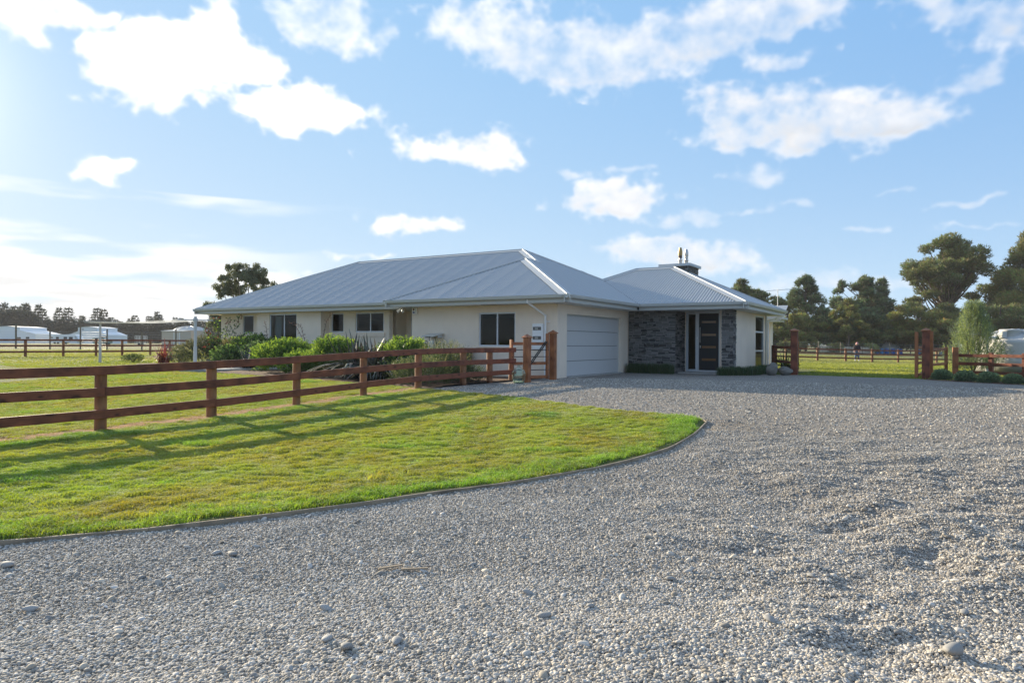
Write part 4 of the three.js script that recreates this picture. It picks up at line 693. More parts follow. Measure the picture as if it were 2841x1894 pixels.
// deer fences: posts and strained wires
function wireFence(name, label, pts, h, wires, r, mat) {
  const t = thing(name, label, 'wire fence', [pts[0][0], H(...pts[0]), pts[0][1]]), q = t.position, P = (p, y) => V(p[0] - q.x, H(p[0], p[1]) - q.y + y, p[1] - q.z);
  pts.forEach((p, i) => part('post', bar(circP(r * rr(0.85, 1.2), 10), P(p, -0.1), P(p, h * (p[2] || 1) * rr(0.97, 1.04)), V(0, 1, 0), true), mat, t));
  for (let k = 0; k < wires; k++) { const y = 0.12 + (h - 0.25) * k / (wires - 1), gs = []; for (let i = 0; i < pts.length - 1; i++) gs.push(bar(circP(0.006, 4), P(pts[i], y), P(pts[i + 1], y))); part('wire', merge(gs), M.galv, t); }
}
wireFence('wire_fence', 'tall dark post-and-wire stock fence behind the left paddock fence', [[-78, -85, 1.2], [-61.95, -85, 1.35], [-54.3, -80, 1], [-52.0, -82, 1.3], [-46.4, -78, 1.1], [-43.5, -80, 1], [-40.0, -81, 1.1], [-34, -84, 1], [-29, -88, 1]], 2.2, 8, 0.09, M.graypost);
wireFence('wire_fence', 'tall pale post-and-wire stock fence under the pines at the right', [[24, -108], [32, -107.5], [39, -107.2], [45.0, -107], [48.2, -107], [51.93, -107.5], [57, -107.5], [59.6, -107.4], [62.9, -107.4], [69, -107.2], [74.5, -107], [81, -107], [88, -107]], 1.75, 7, 0.075, M.graypost);

// ---------------------------------------------------------------- plants
// leaves as small folded blades, gathered on shoots
function leafSet() { const pos = [], col = []; return { pos, col,
  leaf(p, d, L, w, c, bend = 0) { const s = V(rr(-1, 1), rr(-1, 1), rr(-1, 1)).cross(d).normalize().multiplyScalar(w), m = p.clone().addScaledVector(d, L * 0.5), e = p.clone().addScaledVector(d, L); m.y += bend * L * 0.12; e.y -= bend * L * 0.25; for (const v of [p, m.clone().add(s), e, p, e, m.clone().sub(s)]) pos.push(v.x, v.y, v.z); for (let i = 0; i < 6; i++) col.push(...c); },
  get() { return geo(pos, null, null, col); } }; }
const rdir = () => { const z = rr(-1, 1), a = R() * 6.283, s = Math.sqrt(1 - z * z); return V(Math.cos(a) * s, z, Math.sin(a) * s); };
const vary = (c, k) => { const t = 1 + rr(-k, k); return c.map((v, i) => v * t * (1 + rr(-0.08, 0.08) * (i === 1 ? 0.5 : 1))); };
// rounded shrub: shoots through an uneven dome
function shrub(name, label, cat, X, Z, o) {
  const t = thing(name, label, cat, [X, H(X, Z), Z], R() * 6), S = leafSet();
  for (let i = 0; i < o.n; i++) {
    const d = rdir(); if (d.y < -0.75) d.y *= -0.6; d.normalize();
    const lump = 1 + (o.lump ?? 0.22) * noise3(d.x * 2.3 + X, d.y * 2.3, d.z * 2.3 + Z) * 1.6, f = Math.pow(R(), o.shell ?? 0.35), p = V(d.x * o.rx * f * lump, o.h * (o.cy ?? 0.48) + d.y * o.h * (o.ky ?? 0.5) * f * lump, d.z * (o.rz || o.rx) * f * lump); if (p.y < 0.03) p.y = 0.03 + R() * 0.1;
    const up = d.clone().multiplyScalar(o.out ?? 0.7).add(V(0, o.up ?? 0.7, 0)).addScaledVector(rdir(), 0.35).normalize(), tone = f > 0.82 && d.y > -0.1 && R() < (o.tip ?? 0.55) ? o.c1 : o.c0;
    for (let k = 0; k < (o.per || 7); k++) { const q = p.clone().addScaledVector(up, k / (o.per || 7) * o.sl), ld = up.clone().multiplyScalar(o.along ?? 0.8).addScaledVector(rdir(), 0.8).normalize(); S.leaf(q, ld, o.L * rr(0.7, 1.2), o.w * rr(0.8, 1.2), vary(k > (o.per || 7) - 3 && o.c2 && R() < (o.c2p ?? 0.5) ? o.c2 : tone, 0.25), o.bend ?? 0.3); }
  }
  part('foliage', S.get(), M.leaf, t);
  const st = []; for (let i = 0; i < (o.stems || 9); i++) { const a = R() * 6.28, r = o.rx * rr(0.25, 0.65); st.push(tube([V(rr(-0.05, 0.05), 0, rr(-0.05, 0.05)), V(Math.cos(a) * r * 0.4, o.h * 0.25, Math.sin(a) * r * 0.4), V(Math.cos(a) * r, o.h * rr(0.5, 0.8), Math.sin(a) * r)], 0.014, 5, 6, 0.4)); }
  part('stem', merge(st), M.bark, t); return t;
}
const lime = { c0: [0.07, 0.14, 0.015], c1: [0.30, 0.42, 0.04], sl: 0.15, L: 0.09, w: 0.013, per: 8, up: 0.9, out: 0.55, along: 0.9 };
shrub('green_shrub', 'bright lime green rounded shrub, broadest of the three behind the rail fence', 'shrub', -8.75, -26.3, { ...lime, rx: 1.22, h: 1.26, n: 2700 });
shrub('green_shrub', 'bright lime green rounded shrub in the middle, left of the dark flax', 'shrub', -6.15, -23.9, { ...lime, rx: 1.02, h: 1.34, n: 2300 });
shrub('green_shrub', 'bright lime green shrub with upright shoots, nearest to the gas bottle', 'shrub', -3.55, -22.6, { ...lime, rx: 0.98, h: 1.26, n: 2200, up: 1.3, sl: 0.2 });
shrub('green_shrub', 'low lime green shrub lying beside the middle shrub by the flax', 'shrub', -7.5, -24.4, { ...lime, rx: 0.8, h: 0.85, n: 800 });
const dull = { c0: [0.055, 0.085, 0.022], c1: [0.20, 0.22, 0.07], sl: 0.22, L: 0.035, w: 0.008, per: 11, up: 0.5, out: 0.8, along: 0.6 };
shrub('low_shrub', 'low olive shrub with small pale leaves, directly right of the fifth fence post', 'shrub', ...toW(-1.2, 6.0), { ...dull, rx: 0.8, h: 0.7, n: 1000, rz: 0.6 });
shrub('low_shrub', 'olive shrub with long wispy twigs rising through the rails near the demijohn', 'shrub', ...toW(-1.25, 4.75), { ...dull, c1: [0.30, 0.29, 0.10], rx: 0.85, h: 1.0, n: 950, rz: 0.65, sl: 0.42, per: 14 });
shrub('low_shrub', 'dark low shrub at the foot of the fence below the wispy twigs', 'shrub', ...toW(-1.0, 4.2), { ...dull, c1: [0.09, 0.14, 0.03], rx: 0.95, h: 0.42, n: 900, rz: 0.45 });
shrub('olive_shrub', 'large dark olive rounded shrub with pale tips behind the right clothesline pole', 'shrub', -14.9, -33.3, { c0: [0.05, 0.062, 0.022], c1: [0.20, 0.19, 0.075], rx: 1.5, h: 1.36, n: 2600, sl: 0.14, L: 0.06, w: 0.014, per: 7, tip: 0.4 });
shrub('olive_shrub', 'small pale variegated shrub at the left foot of the large olive shrub', 'shrub', -17.7, -36.2, { c0: [0.14, 0.17, 0.07], c1: [0.36, 0.38, 0.22], rx: 0.55, h: 0.95, n: 260, sl: 0.12, L: 0.07, w: 0.016, per: 6 });
shrub('mixed_shrub', 'glossy mid green shrub with lime tips below the small left window', 'shrub', ...toW(-15.5, 0.5), { c0: [0.06, 0.12, 0.02], c1: [0.25, 0.36, 0.05], rx: 1.1, h: 1.5, n: 1500, sl: 0.12, L: 0.09, w: 0.025, per: 6 });
shrub('mixed_shrub', 'dark green shrub with white flecks in front of the sliding door', 'shrub', ...toW(-13.6, 1.2), { c0: [0.035, 0.08, 0.018], c1: [0.18, 0.26, 0.09], rx: 1.05, h: 1.2, n: 1400, sl: 0.12, L: 0.08, w: 0.022, per: 6 });
shrub('mixed_shrub', 'brownish mixed shrub against the wall left of the sliding door', 'shrub', ...toW(-16.7, 0.3), { c0: [0.09, 0.085, 0.035], c1: [0.24, 0.20, 0.08], rx: 0.85, h: 1.45, n: 1200, sl: 0.16, L: 0.06, w: 0.014, per: 7 });
shrub('box_ball', 'small clipped dark green ball on the lawn behind the left clothesline', 'shrub', -21.3, -38.28, { c0: [0.04, 0.07, 0.015], c1: [0.12, 0.18, 0.035], rx: 0.6, h: 0.48, n: 700, sl: 0.05, L: 0.035, w: 0.012, per: 6, lump: 0.06, cy: 0.42, ky: 0.55 });
shrub('box_ball', 'low clipped green mound between the red flax and the right clothesline pole', 'shrub', -18.1, -37.6, { c0: [0.05, 0.085, 0.015], c1: [0.17, 0.25, 0.04], rx: 0.85, h: 0.55, n: 600, sl: 0.05, L: 0.04, w: 0.012, per: 6, lump: 0.1 });
shrub('groundcover_clump', 'tiny lime clump on the mulch left of the broadest shrub', 'plant', -10.0, -27.2, { c0: [0.15, 0.24, 0.02], c1: [0.33, 0.42, 0.03], rx: 0.3, h: 0.22, n: 130, sl: 0.05, L: 0.05, w: 0.012, per: 5 });
shrub('mixed_shrub', 'low dark green shrub filling the bed behind the fourth fence post', 'shrub', -6.9, -25.6, { c0: [0.04, 0.08, 0.018], c1: [0.14, 0.22, 0.05], rx: 1.0, h: 0.75, n: 900, sl: 0.12, L: 0.08, w: 0.02, per: 6 });
shrub('mixed_shrub', 'mid green shrub between the pale drooping flax and the broadest lime shrub', 'shrub', -12.4, -30.2, { c0: [0.05, 0.10, 0.02], c1: [0.20, 0.30, 0.06], rx: 0.9, h: 1.0, n: 1000, sl: 0.12, L: 0.08, w: 0.02, per: 6 });
shrub('mixed_shrub', 'low dark shrub on the mulch between the big flax and the nearest lime shrub', 'shrub', -3.6, -21.2, { c0: [0.035, 0.06, 0.018], c1: [0.12, 0.17, 0.05], rx: 0.8, h: 0.6, n: 800, sl: 0.12, L: 0.06, w: 0.016, per: 6 });
// clipped silvery green balls along the right gate
const balls = ['clipped grey-green ball shrub at the foot of the right gate post', 'clipped grey-green ball shrub, second from the right gate post', 'clipped grey-green ball shrub, third from the right gate post', 'clipped grey-green ball shrub, fourth from the right gate post', 'clipped grey-green ball shrub cut by the right edge of the picture'];
[[15.35, -24.3, 0.31], [15.5, -23.25, 0.32], [15.72, -22.45, 0.31], [16.1, -21.85, 0.27], [16.5, -21.25, 0.25]].forEach(([X, Z, r], i) => shrub('ball_shrub', balls[i], 'shrub', X, Z, { c0: [0.13, 0.19, 0.09], c1: [0.25, 0.34, 0.15], rx: r, h: r * 1.12, n: 1100, sl: 0.05, L: 0.035, w: 0.010, per: 7, lump: 0.07, cy: 0.4, ky: 0.58, up: 0.3 })); // each a plant of its own
shrub('ball_shrub', 'small brownish dry clump between the last two clipped balls', 'shrub', 16.4, -21.75, { c0: [0.08, 0.06, 0.04], c1: [0.2, 0.15, 0.1], rx: 0.16, h: 0.2, n: 120, sl: 0.05, L: 0.05, w: 0.008, per: 5 });
// red-tipped young tree at the end of the house
{
  const X = -13.95, Z = -32.6, t = thing('red_tip_tree', 'young leafy tree with red-tipped shoots at the left end of the house', 'tree', [X, H(X, Z), Z]), S = leafSet(), st = [];
  for (let i = 0; i < 13; i++) { const a = R() * 6.28, r = rr(0.15, 1.05), top = i < 3 ? rr(2.2, 2.65) : rr(1.0, 2.2) * (1.15 - r * 0.3), c = [V(0, 0, 0), V(Math.cos(a) * r * 0.3, top * 0.4, Math.sin(a) * r * 0.3), V(Math.cos(a) * r, top, Math.sin(a) * r)], cur = new THREE.CatmullRomCurve3(c); st.push(tube(c, 0.02, 5, 8, 0.3)); for (let k = 0; k < 100; k++) { const f = 0.25 + 0.75 * R(), p = cur.getPointAt(f).addScaledVector(rdir(), 0.12); S.leaf(p, rdir().add(V(0, 0.3, 0)).normalize(), rr(0.09, 0.16), rr(0.028, 0.04), vary(f > 0.86 && R() < 0.5 ? [0.20, 0.045, 0.03] : R() < 0.25 ? [0.26, 0.34, 0.05] : [0.055, 0.11, 0.022], 0.3), 0.5); } }
  part('crown', S.get(), M.leaf, t); part('trunk', merge(st), M.bark, t);
}
// flax: strap leaves, each its own piece; some with a tall flower stalk
const flaxLeaf = [0, 1, 2, 3].map((k) => { const pos = [], n = 9, droop = [0.25, 0.6, 1.05, 0.0][k], w = 0.034; for (let i = 0; i < n; i++) { const f = (t) => { const a = t * droop * 1.35; return [Math.sin(a) * t * 0.92, Math.cos(a * 0.9) * t * (1 - 0.25 * droop * t)]; }, t0 = i / n, t1 = (i + 1) / n, [x0, y0] = f(t0), [x1, y1] = f(t1), w0 = w * Math.pow(Math.sin(Math.min(1, 0.25 + t0) * Math.PI * 0.96), 0.6), w1 = i === n - 1 ? 0.001 : w * Math.pow(Math.sin(Math.min(1, 0.25 + t1) * Math.PI * 0.96), 0.6), k0 = w0 * 0.35, k1 = w1 * 0.35; for (const sgn of [-1, 1]) for (const v of [[x0, y0 + k0, 0], [x0, y0, w0 * sgn], [x1, y1, w1 * sgn], [x0, y0 + k0, 0], [x1, y1, w1 * sgn], [x1, y1 + k1, 0]]) pos.push(...v); } return toCreasedNormals(geo(pos), 0.5); });
function flax(label, X, Z, o) {
  const t = thing('flax', label, 'flax', [X, H(X, Z), Z]);
  const mats = o.cols.map((c) => glossLeaf(lin(...c), { roughness: o.rough ?? 0.55, transmission: o.tr ?? 0.12, thickness: 0 }));
  for (let i = 0; i < o.n; i++) { const f = R(), k = f < 0.3 ? 3 : f < 0.55 ? 0 : f < 0.8 ? 1 : 2, kk = o.droop && R() < o.droop ? 2 : k, m = part('leaf', flaxLeaf[kk], mats[Math.floor(R() * mats.length)], t), L = o.L * rr(0.65, 1.1); m.scale.set(L * rr(0.85, 1.15), L, L * (o.wide || 1) * rr(0.85, 1.25)); m.rotation.set(0, R() * 6.283, -rr(0.05, [0.6, 0.4, 0.18, 0.7][kk]), 'YXZ'); m.position.set(rr(-1, 1) * o.r, 0, rr(-1, 1) * o.r); }
  for (const [dx, dz, h, lean] of o.stalks || []) {
    const g = new THREE.Group(); g.name = 'flower_stalk'; t.add(g); const pts = [V(0, 0, 0), V(dx * 0.25, h * 0.5, dz * 0.25), V(dx * 0.7, h * 0.88, dz * 0.7), V(dx * 1.15, h * (1 - 0.04 * lean), dz * 1.15)], c = new THREE.CatmullRomCurve3(pts); part('stem', tube(pts, 0.012, 6, 14, 0.6), M.stalk, g); const S = [];
    for (let i = 0; i < 15; i++) { const f = 0.55 + 0.45 * i / 15, p = c.getPointAt(f), d = c.getTangentAt(f).multiplyScalar(0.5).add(rdir()).normalize(), e = p.clone().addScaledVector(d, 0.11 * (1.2 - f * 0.5)); S.push(tube([p, p.clone().lerp(e, 0.5).add(V(0, 0.01, 0)), e], 0.004, 4, 3)); for (let k = 0; k < 3; k++) { const q = p.clone().lerp(e, 0.5 + k * 0.25), u = q.clone().addScaledVector(rdir().add(V(0, 0.8, 0)).normalize(), 0.05); S.push(bar(rectP(0.011, 0.007), q, u)); } }
    part('seed_pod', merge(S), M.pod, g);
  }
  return t;
}
M.stalk = std(lin(0.14, 0.08, 0.06), 0.7); M.pod = std(lin(0.24, 0.12, 0.085), 0.7);
flax('big dark bronze-green flax spilling under the top rail between the lime shrubs', -4.95, -22.05, { n: 130, L: 1.6, r: 0.34, droop: 0.3, wide: 1.5, cols: [[0.06, 0.075, 0.055], [0.09, 0.10, 0.075], [0.13, 0.095, 0.07], [0.05, 0.048, 0.05]] });
flax('bronze flax with dry upright tan leaves directly behind the big dark flax', -4.7, -23.4, { n: 40, L: 1.65, r: 0.3, wide: 1.2, cols: [[0.32, 0.19, 0.09], [0.22, 0.13, 0.07], [0.15, 0.13, 0.07]] });
flax('dark green-bronze drooping flax left of the fifth fence post', -4.2, -21.2, { n: 90, L: 1.35, r: 0.3, droop: 0.3, wide: 1.4, cols: [[0.055, 0.07, 0.05], [0.085, 0.095, 0.07], [0.12, 0.08, 0.06], [0.045, 0.045, 0.045]] });
shrub('mixed_shrub', 'reddish-brown low shrub between the broadest and the middle lime shrubs', 'shrub', -7.3, -25.9, { c0: [0.10, 0.06, 0.03], c1: [0.28, 0.15, 0.07], rx: 0.6, h: 1.0, n: 700, sl: 0.14, L: 0.07, w: 0.016, per: 6 });
flax('salmon red flax on the lawn right of the clipped ball at the far left', -18.95, -37.1, { n: 85, L: 1.3, r: 0.25, droop: 0.35, wide: 1.35, tr: 0.3, cols: [[0.42, 0.12, 0.09], [0.34, 0.10, 0.08], [0.50, 0.24, 0.16], [0.22, 0.06, 0.05]] });
flax('spiky bronze-brown flax below the small left window', -12.7, -30.6, { n: 80, L: 1.3, r: 0.22, droop: 0.15, cols: [[0.12, 0.055, 0.035], [0.18, 0.09, 0.05], [0.06, 0.035, 0.035], [0.22, 0.13, 0.07]] });
flax('pale grey-green drooping flax beside the spiky bronze flax', -13.2, -30.9, { n: 34, L: 1.15, r: 0.12, droop: 0.8, cols: [[0.16, 0.2, 0.15], [0.11, 0.14, 0.11]] });
flax('dark strappy flax left of the broadest lime shrub', -11.0, -28.3, { n: 46, L: 1.2, r: 0.15, droop: 0.5, cols: [[0.05, 0.05, 0.05], [0.09, 0.09, 0.09], [0.035, 0.03, 0.035]] });
flax('green flax with two leaning brown flower stalks in front of the sliding door', ...toW(-11.6, 0.75), { n: 40, L: 1.25, r: 0.18, droop: 0.3, cols: [[0.06, 0.085, 0.04], [0.09, 0.12, 0.05], [0.05, 0.06, 0.035]], stalks: [[-0.7, 0.1, 2.1, 0.4], [-0.5, 0.1, 2.2, 2.0]] });
flax('dark flax with a tall curved flower stalk right of the sliding door', ...toW(-11.0, 0.65), { n: 26, L: 1.0, r: 0.15, cols: [[0.05, 0.06, 0.035], [0.07, 0.05, 0.035]], stalks: [[0.5, 0.1, 2.5, 1.0]] });
flax('bronze flax with an upright brown flower stalk left of the sliding door', ...toW(-14.2, 0.7), { n: 26, L: 0.95, r: 0.15, cols: [[0.09, 0.07, 0.045], [0.12, 0.085, 0.05]], stalks: [[-0.15, 0.1, 2.2, 0.3]] });
flax('green flax with tan seed heads behind the fence panel beside the house', 12.6, -31.1, { n: 46, L: 1.25, r: 0.25, droop: 0.35, cols: [[0.07, 0.11, 0.03], [0.12, 0.17, 0.045], [0.05, 0.07, 0.03]], stalks: [[0.25, 0.1, 1.7, 0.6], [-0.3, 0.2, 1.6, 0.5]] });
// strips of border grass along the entrance
function borderGrass(label, x0, z0, x1, z1, w, h) {
  const c = toW((x0 + x1) / 2, (z0 + z1) / 2), t = thing('border_grass', label, 'border grass', [c[0], H(...c), c[1]], -YAW), pos = [], col = [], L = Math.hypot(x1 - x0, z1 - z0), dx = (x1 - x0) / L, dz = (z1 - z0) / L;
  for (let i = 0; i < L * 1150; i++) { const s = (R() - 0.5) * L, q = (R() - 0.5) * w * (0.85 + 0.3 * noise3(s * 3, 1, 2)), a = R() * 6.283, l = rr(0.05, 0.35) * h, hh = h * rr(0.7, 1.12) * (0.93 + 0.15 * noise3(s * 4, 3, q * 4)), bx = dx * s - dz * q, bz = dz * s + dx * q, px = Math.cos(a + 1.57) * 0.004, pz = Math.sin(a + 1.57) * 0.004, lx = Math.cos(a) * l, lz = Math.sin(a) * l, c = vary([0.05, 0.10, 0.03], 0.4); for (const p of [[bx - px, 0, bz - pz], [bx + px, 0, bz + pz], [bx + lx * 0.4 + px, hh * 0.75, bz + lz * 0.4 + pz], [bx - px, 0, bz - pz], [bx + lx * 0.4 + px, hh * 0.75, bz + lz * 0.4 + pz], [bx + lx * 0.4 - px, hh * 0.75, bz + lz * 0.4 - pz], [bx + lx * 0.4 - px, hh * 0.75, bz + lz * 0.4 - pz], [bx + lx * 0.4 + px, hh * 0.75, bz + lz * 0.4 + pz], [bx + lx, hh, bz + lz]]) { pos.push(...p); col.push(...c); } }
  part('blades', geo(pos, null, null, col), M.leaf, t);
}
borderGrass('clipped dark border grass along the foot of the stone wall', 0.12, -6.12, 2.15, -6.0, 0.42, 0.44);
borderGrass('clipped dark border grass from the stone pillar round to the white downpipe', 3.98, -5.95, 5.0, -6.9, 0.5, 0.38);
borderGrass('clipped border grass below the tall side window', 5.0, -6.95, 5.05, -10.3, 0.5, 0.36);
// boulders at the corner of the house
const rockGeo = (sx, sy, sz, k) => { const g = new THREE.IcosahedronGeometry(0.5, 3), p = g.attributes.position; for (let i = 0; i < p.count; i++) { const x = p.getX(i), y = p.getY(i), z = p.getZ(i), s = 1 + 0.5 * fbm(x * 2 + k, y * 2, z * 2, 3); p.setXYZ(i, x * s * sx, y * s * sy, z * s * sz); } return toCreasedNormals(mergeVertices(g), 0.7); };
const rockMat = std(0xffffff, 0.9, { map: tex(256, (u, v) => { const n = 0.10 + 0.15 * tnoise(u, v, 8, 4, 41); return [n * 1.08, n, n * 0.88]; }, true) });
{ const a = solo('boulder', rockGeo(0.46, 0.55, 0.4, 3), rockMat, 'upright brownish boulder at the end of the border grass', 'boulder'); a.position.set(10.35, 0.2, -27.1); const b = solo('boulder', rockGeo(0.62, 0.36, 0.45, 8), rockMat, 'long pale boulder lying beside the dark driveway gate post', 'boulder'); b.position.set(10.98, 0.13, -27.3); b.rotation.y = 0.4; }
// ---------------------------------------------------------------- trees
R = mulberry(303);
function needleSet() { const pos = [], col = []; return { pos, col,
  tuft(p, d, L, w, c) { for (let i = 0; i < 3; i++) { const a = d.clone().addScaledVector(rdir(), 0.75).normalize(), s = rdir().cross(a).normalize().multiplyScalar(w), e = p.clone().addScaledVector(a, L); for (const v of [p.clone().add(s), e, p.clone().sub(s)]) pos.push(v.x, v.y, v.z); for (let k = 0; k < 3; k++) col.push(...c); } },
  get() { return geo(pos, null, null, col); } }; }
// pads: [x,y,z,r] clumps of needles; limbs run from the trunk to them
function padTree(name, label, X, Z, o, group) {
  const t = thing(name, label, 'tree', [X, H(X, Z), Z], o.turn || 0, group), S = needleSet(), st = [], core = o.core || [V(0, 0, 0), V(0.3, o.h * 0.3, 0), V(-0.2, o.h * 0.6, 0.2), V(0.1, o.h * 0.93, 0)];
  const cc = new THREE.CatmullRomCurve3(core);
  st.push(tube(core, o.tr || o.h * 0.022, 9, 16, 0.25));
  o.pads.forEach(([x, y, z, r, flat], i) => {
    const c = V(x, y, z), f = clamp((y / o.h - (o.limbDrop ?? 0.16)) , 0.06, 0.95), b = cc.getPointAt(f), d = c.clone().sub(b);
    if (i % (o.limbEvery || 2) === 0 && d.length() > 0.8) { const mid = b.clone().lerp(c, 0.55).add(V(rr(-0.3, 0.3), -0.08 * d.length(), rr(-0.3, 0.3))); st.push(tube([b, mid, c], clamp(0.022 * d.length(), 0.05, 0.26), 6, 8, 0.25)); }
    r *= 1.12; const n = Math.round((o.den || 26) * r * r * 5.2), tone = 1 + rr(-0.22, 0.22);
    for (let k = 0; k < n; k++) {
      const q = rdir(), f2 = Math.pow(R(), 0.42), lump = 1 + 0.5 * noise3(q.x * 2 + x, q.y * 2 + y, q.z * 2 + z), p = V(x + q.x * r * f2 * lump, y + q.y * r * (flat || 0.55) * f2 * lump, z + q.z * r * f2 * lump); if (p.y < 0.2) continue;
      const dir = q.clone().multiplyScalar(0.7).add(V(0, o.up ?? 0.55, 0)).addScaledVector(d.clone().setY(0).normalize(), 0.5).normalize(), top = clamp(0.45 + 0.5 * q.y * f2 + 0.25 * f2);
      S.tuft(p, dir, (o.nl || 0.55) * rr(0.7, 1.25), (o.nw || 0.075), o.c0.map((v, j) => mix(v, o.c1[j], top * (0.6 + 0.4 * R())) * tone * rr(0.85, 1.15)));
    }
  });
  part('crown', S.get(), M.needle, t); part('trunk', merge(st), o.bark || M.bark, t); return t;
}
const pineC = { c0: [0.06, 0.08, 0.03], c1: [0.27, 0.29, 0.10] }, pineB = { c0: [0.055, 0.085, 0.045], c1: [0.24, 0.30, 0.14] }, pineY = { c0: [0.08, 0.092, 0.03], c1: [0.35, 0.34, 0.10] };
// pads of a cone-like open pine: whorls that shorten upwards, ragged
function conePads(h, w, n, base, ragged) { const L = []; for (let i = 0; i < n; i++) { const f = Math.pow(R(), 0.85), y = mix(base, h, f), rad = w * Math.pow(1 - (y - base) / (h - base + 0.01), 0.65) * (0.35 + 0.65 * Math.sqrt(R())) * (1 + rr(-ragged, ragged)), a = R() * 6.283; L.push([Math.cos(a) * rad, y - 0.10 * rad, Math.sin(a) * rad, mix(1.3, 0.5, f) * rr(0.65, 1.2) * (h / 13), rr(0.6, 1.0)]); } for (let k = 0; k < 3; k++) L.push([rr(-0.5, 0.5), h - 0.3 - k * 0.7, rr(-0.5, 0.5), 0.5 * h / 13, 0.9]); return L; }
function domePads(h, w, n, lo, hollow) { const L = []; for (let i = 0; i < n; i++) { const d = rdir(), f = Math.pow(R(), hollow); const y = mix(lo, h, 0.5 + 0.5 * d.y * f); L.push([d.x * w * f * (1 + rr(-0.12, 0.12)), y, d.z * w * f, rr(0.85, 1.7) * (w / 8 + 0.25), rr(0.4, 0.62)]); } return L; }
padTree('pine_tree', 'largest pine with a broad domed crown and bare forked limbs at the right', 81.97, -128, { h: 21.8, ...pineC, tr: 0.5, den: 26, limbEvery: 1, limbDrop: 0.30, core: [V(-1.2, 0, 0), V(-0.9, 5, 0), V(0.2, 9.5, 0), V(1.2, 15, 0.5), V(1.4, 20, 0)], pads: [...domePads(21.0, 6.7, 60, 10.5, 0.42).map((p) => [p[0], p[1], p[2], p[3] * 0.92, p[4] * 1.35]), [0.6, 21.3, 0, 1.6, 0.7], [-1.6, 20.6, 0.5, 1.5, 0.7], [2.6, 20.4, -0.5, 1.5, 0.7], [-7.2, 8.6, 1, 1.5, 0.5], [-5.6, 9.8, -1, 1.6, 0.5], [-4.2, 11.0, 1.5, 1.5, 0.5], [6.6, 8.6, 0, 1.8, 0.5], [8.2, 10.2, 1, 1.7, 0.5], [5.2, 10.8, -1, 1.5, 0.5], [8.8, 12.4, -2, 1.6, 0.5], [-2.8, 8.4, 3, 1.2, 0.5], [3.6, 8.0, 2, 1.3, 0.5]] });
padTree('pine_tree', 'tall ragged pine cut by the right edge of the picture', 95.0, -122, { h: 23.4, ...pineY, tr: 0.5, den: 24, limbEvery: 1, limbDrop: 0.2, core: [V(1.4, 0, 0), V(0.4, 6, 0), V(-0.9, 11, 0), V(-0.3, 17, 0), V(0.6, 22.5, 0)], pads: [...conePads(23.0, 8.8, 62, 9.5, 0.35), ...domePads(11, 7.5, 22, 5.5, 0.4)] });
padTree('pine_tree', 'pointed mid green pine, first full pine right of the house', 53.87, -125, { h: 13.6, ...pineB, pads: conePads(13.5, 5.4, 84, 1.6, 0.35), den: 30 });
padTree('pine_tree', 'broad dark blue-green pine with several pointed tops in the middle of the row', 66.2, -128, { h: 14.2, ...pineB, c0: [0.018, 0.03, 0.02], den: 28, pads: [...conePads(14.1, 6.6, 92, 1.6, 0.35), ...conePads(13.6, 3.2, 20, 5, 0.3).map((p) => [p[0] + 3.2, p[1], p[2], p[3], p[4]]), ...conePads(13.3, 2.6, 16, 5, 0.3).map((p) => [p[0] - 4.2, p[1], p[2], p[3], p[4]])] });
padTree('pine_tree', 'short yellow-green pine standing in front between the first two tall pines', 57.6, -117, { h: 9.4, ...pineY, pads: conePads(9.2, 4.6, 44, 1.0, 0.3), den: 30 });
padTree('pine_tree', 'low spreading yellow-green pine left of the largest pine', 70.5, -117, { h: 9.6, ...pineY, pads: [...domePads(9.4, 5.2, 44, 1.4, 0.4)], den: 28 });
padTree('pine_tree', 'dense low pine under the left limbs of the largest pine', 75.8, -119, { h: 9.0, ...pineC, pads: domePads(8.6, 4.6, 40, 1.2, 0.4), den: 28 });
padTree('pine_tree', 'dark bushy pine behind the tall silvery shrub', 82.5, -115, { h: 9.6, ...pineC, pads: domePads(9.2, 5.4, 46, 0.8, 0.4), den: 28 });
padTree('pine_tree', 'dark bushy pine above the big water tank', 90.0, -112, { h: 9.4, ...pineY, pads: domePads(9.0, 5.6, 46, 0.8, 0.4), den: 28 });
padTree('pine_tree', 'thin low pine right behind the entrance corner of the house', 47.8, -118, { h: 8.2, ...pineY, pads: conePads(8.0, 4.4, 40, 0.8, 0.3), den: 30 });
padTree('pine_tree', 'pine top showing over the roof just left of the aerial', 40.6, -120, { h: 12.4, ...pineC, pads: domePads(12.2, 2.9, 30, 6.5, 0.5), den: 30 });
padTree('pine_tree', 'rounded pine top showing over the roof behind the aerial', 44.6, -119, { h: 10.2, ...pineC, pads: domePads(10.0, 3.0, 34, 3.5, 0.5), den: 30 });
padTree('pine_tree', 'low dark pine filling the row below the broad blue-green pine', 62.5, -122, { h: 8.0, ...pineB, pads: domePads(7.6, 5.2, 40, 0.8, 0.4), den: 28 });
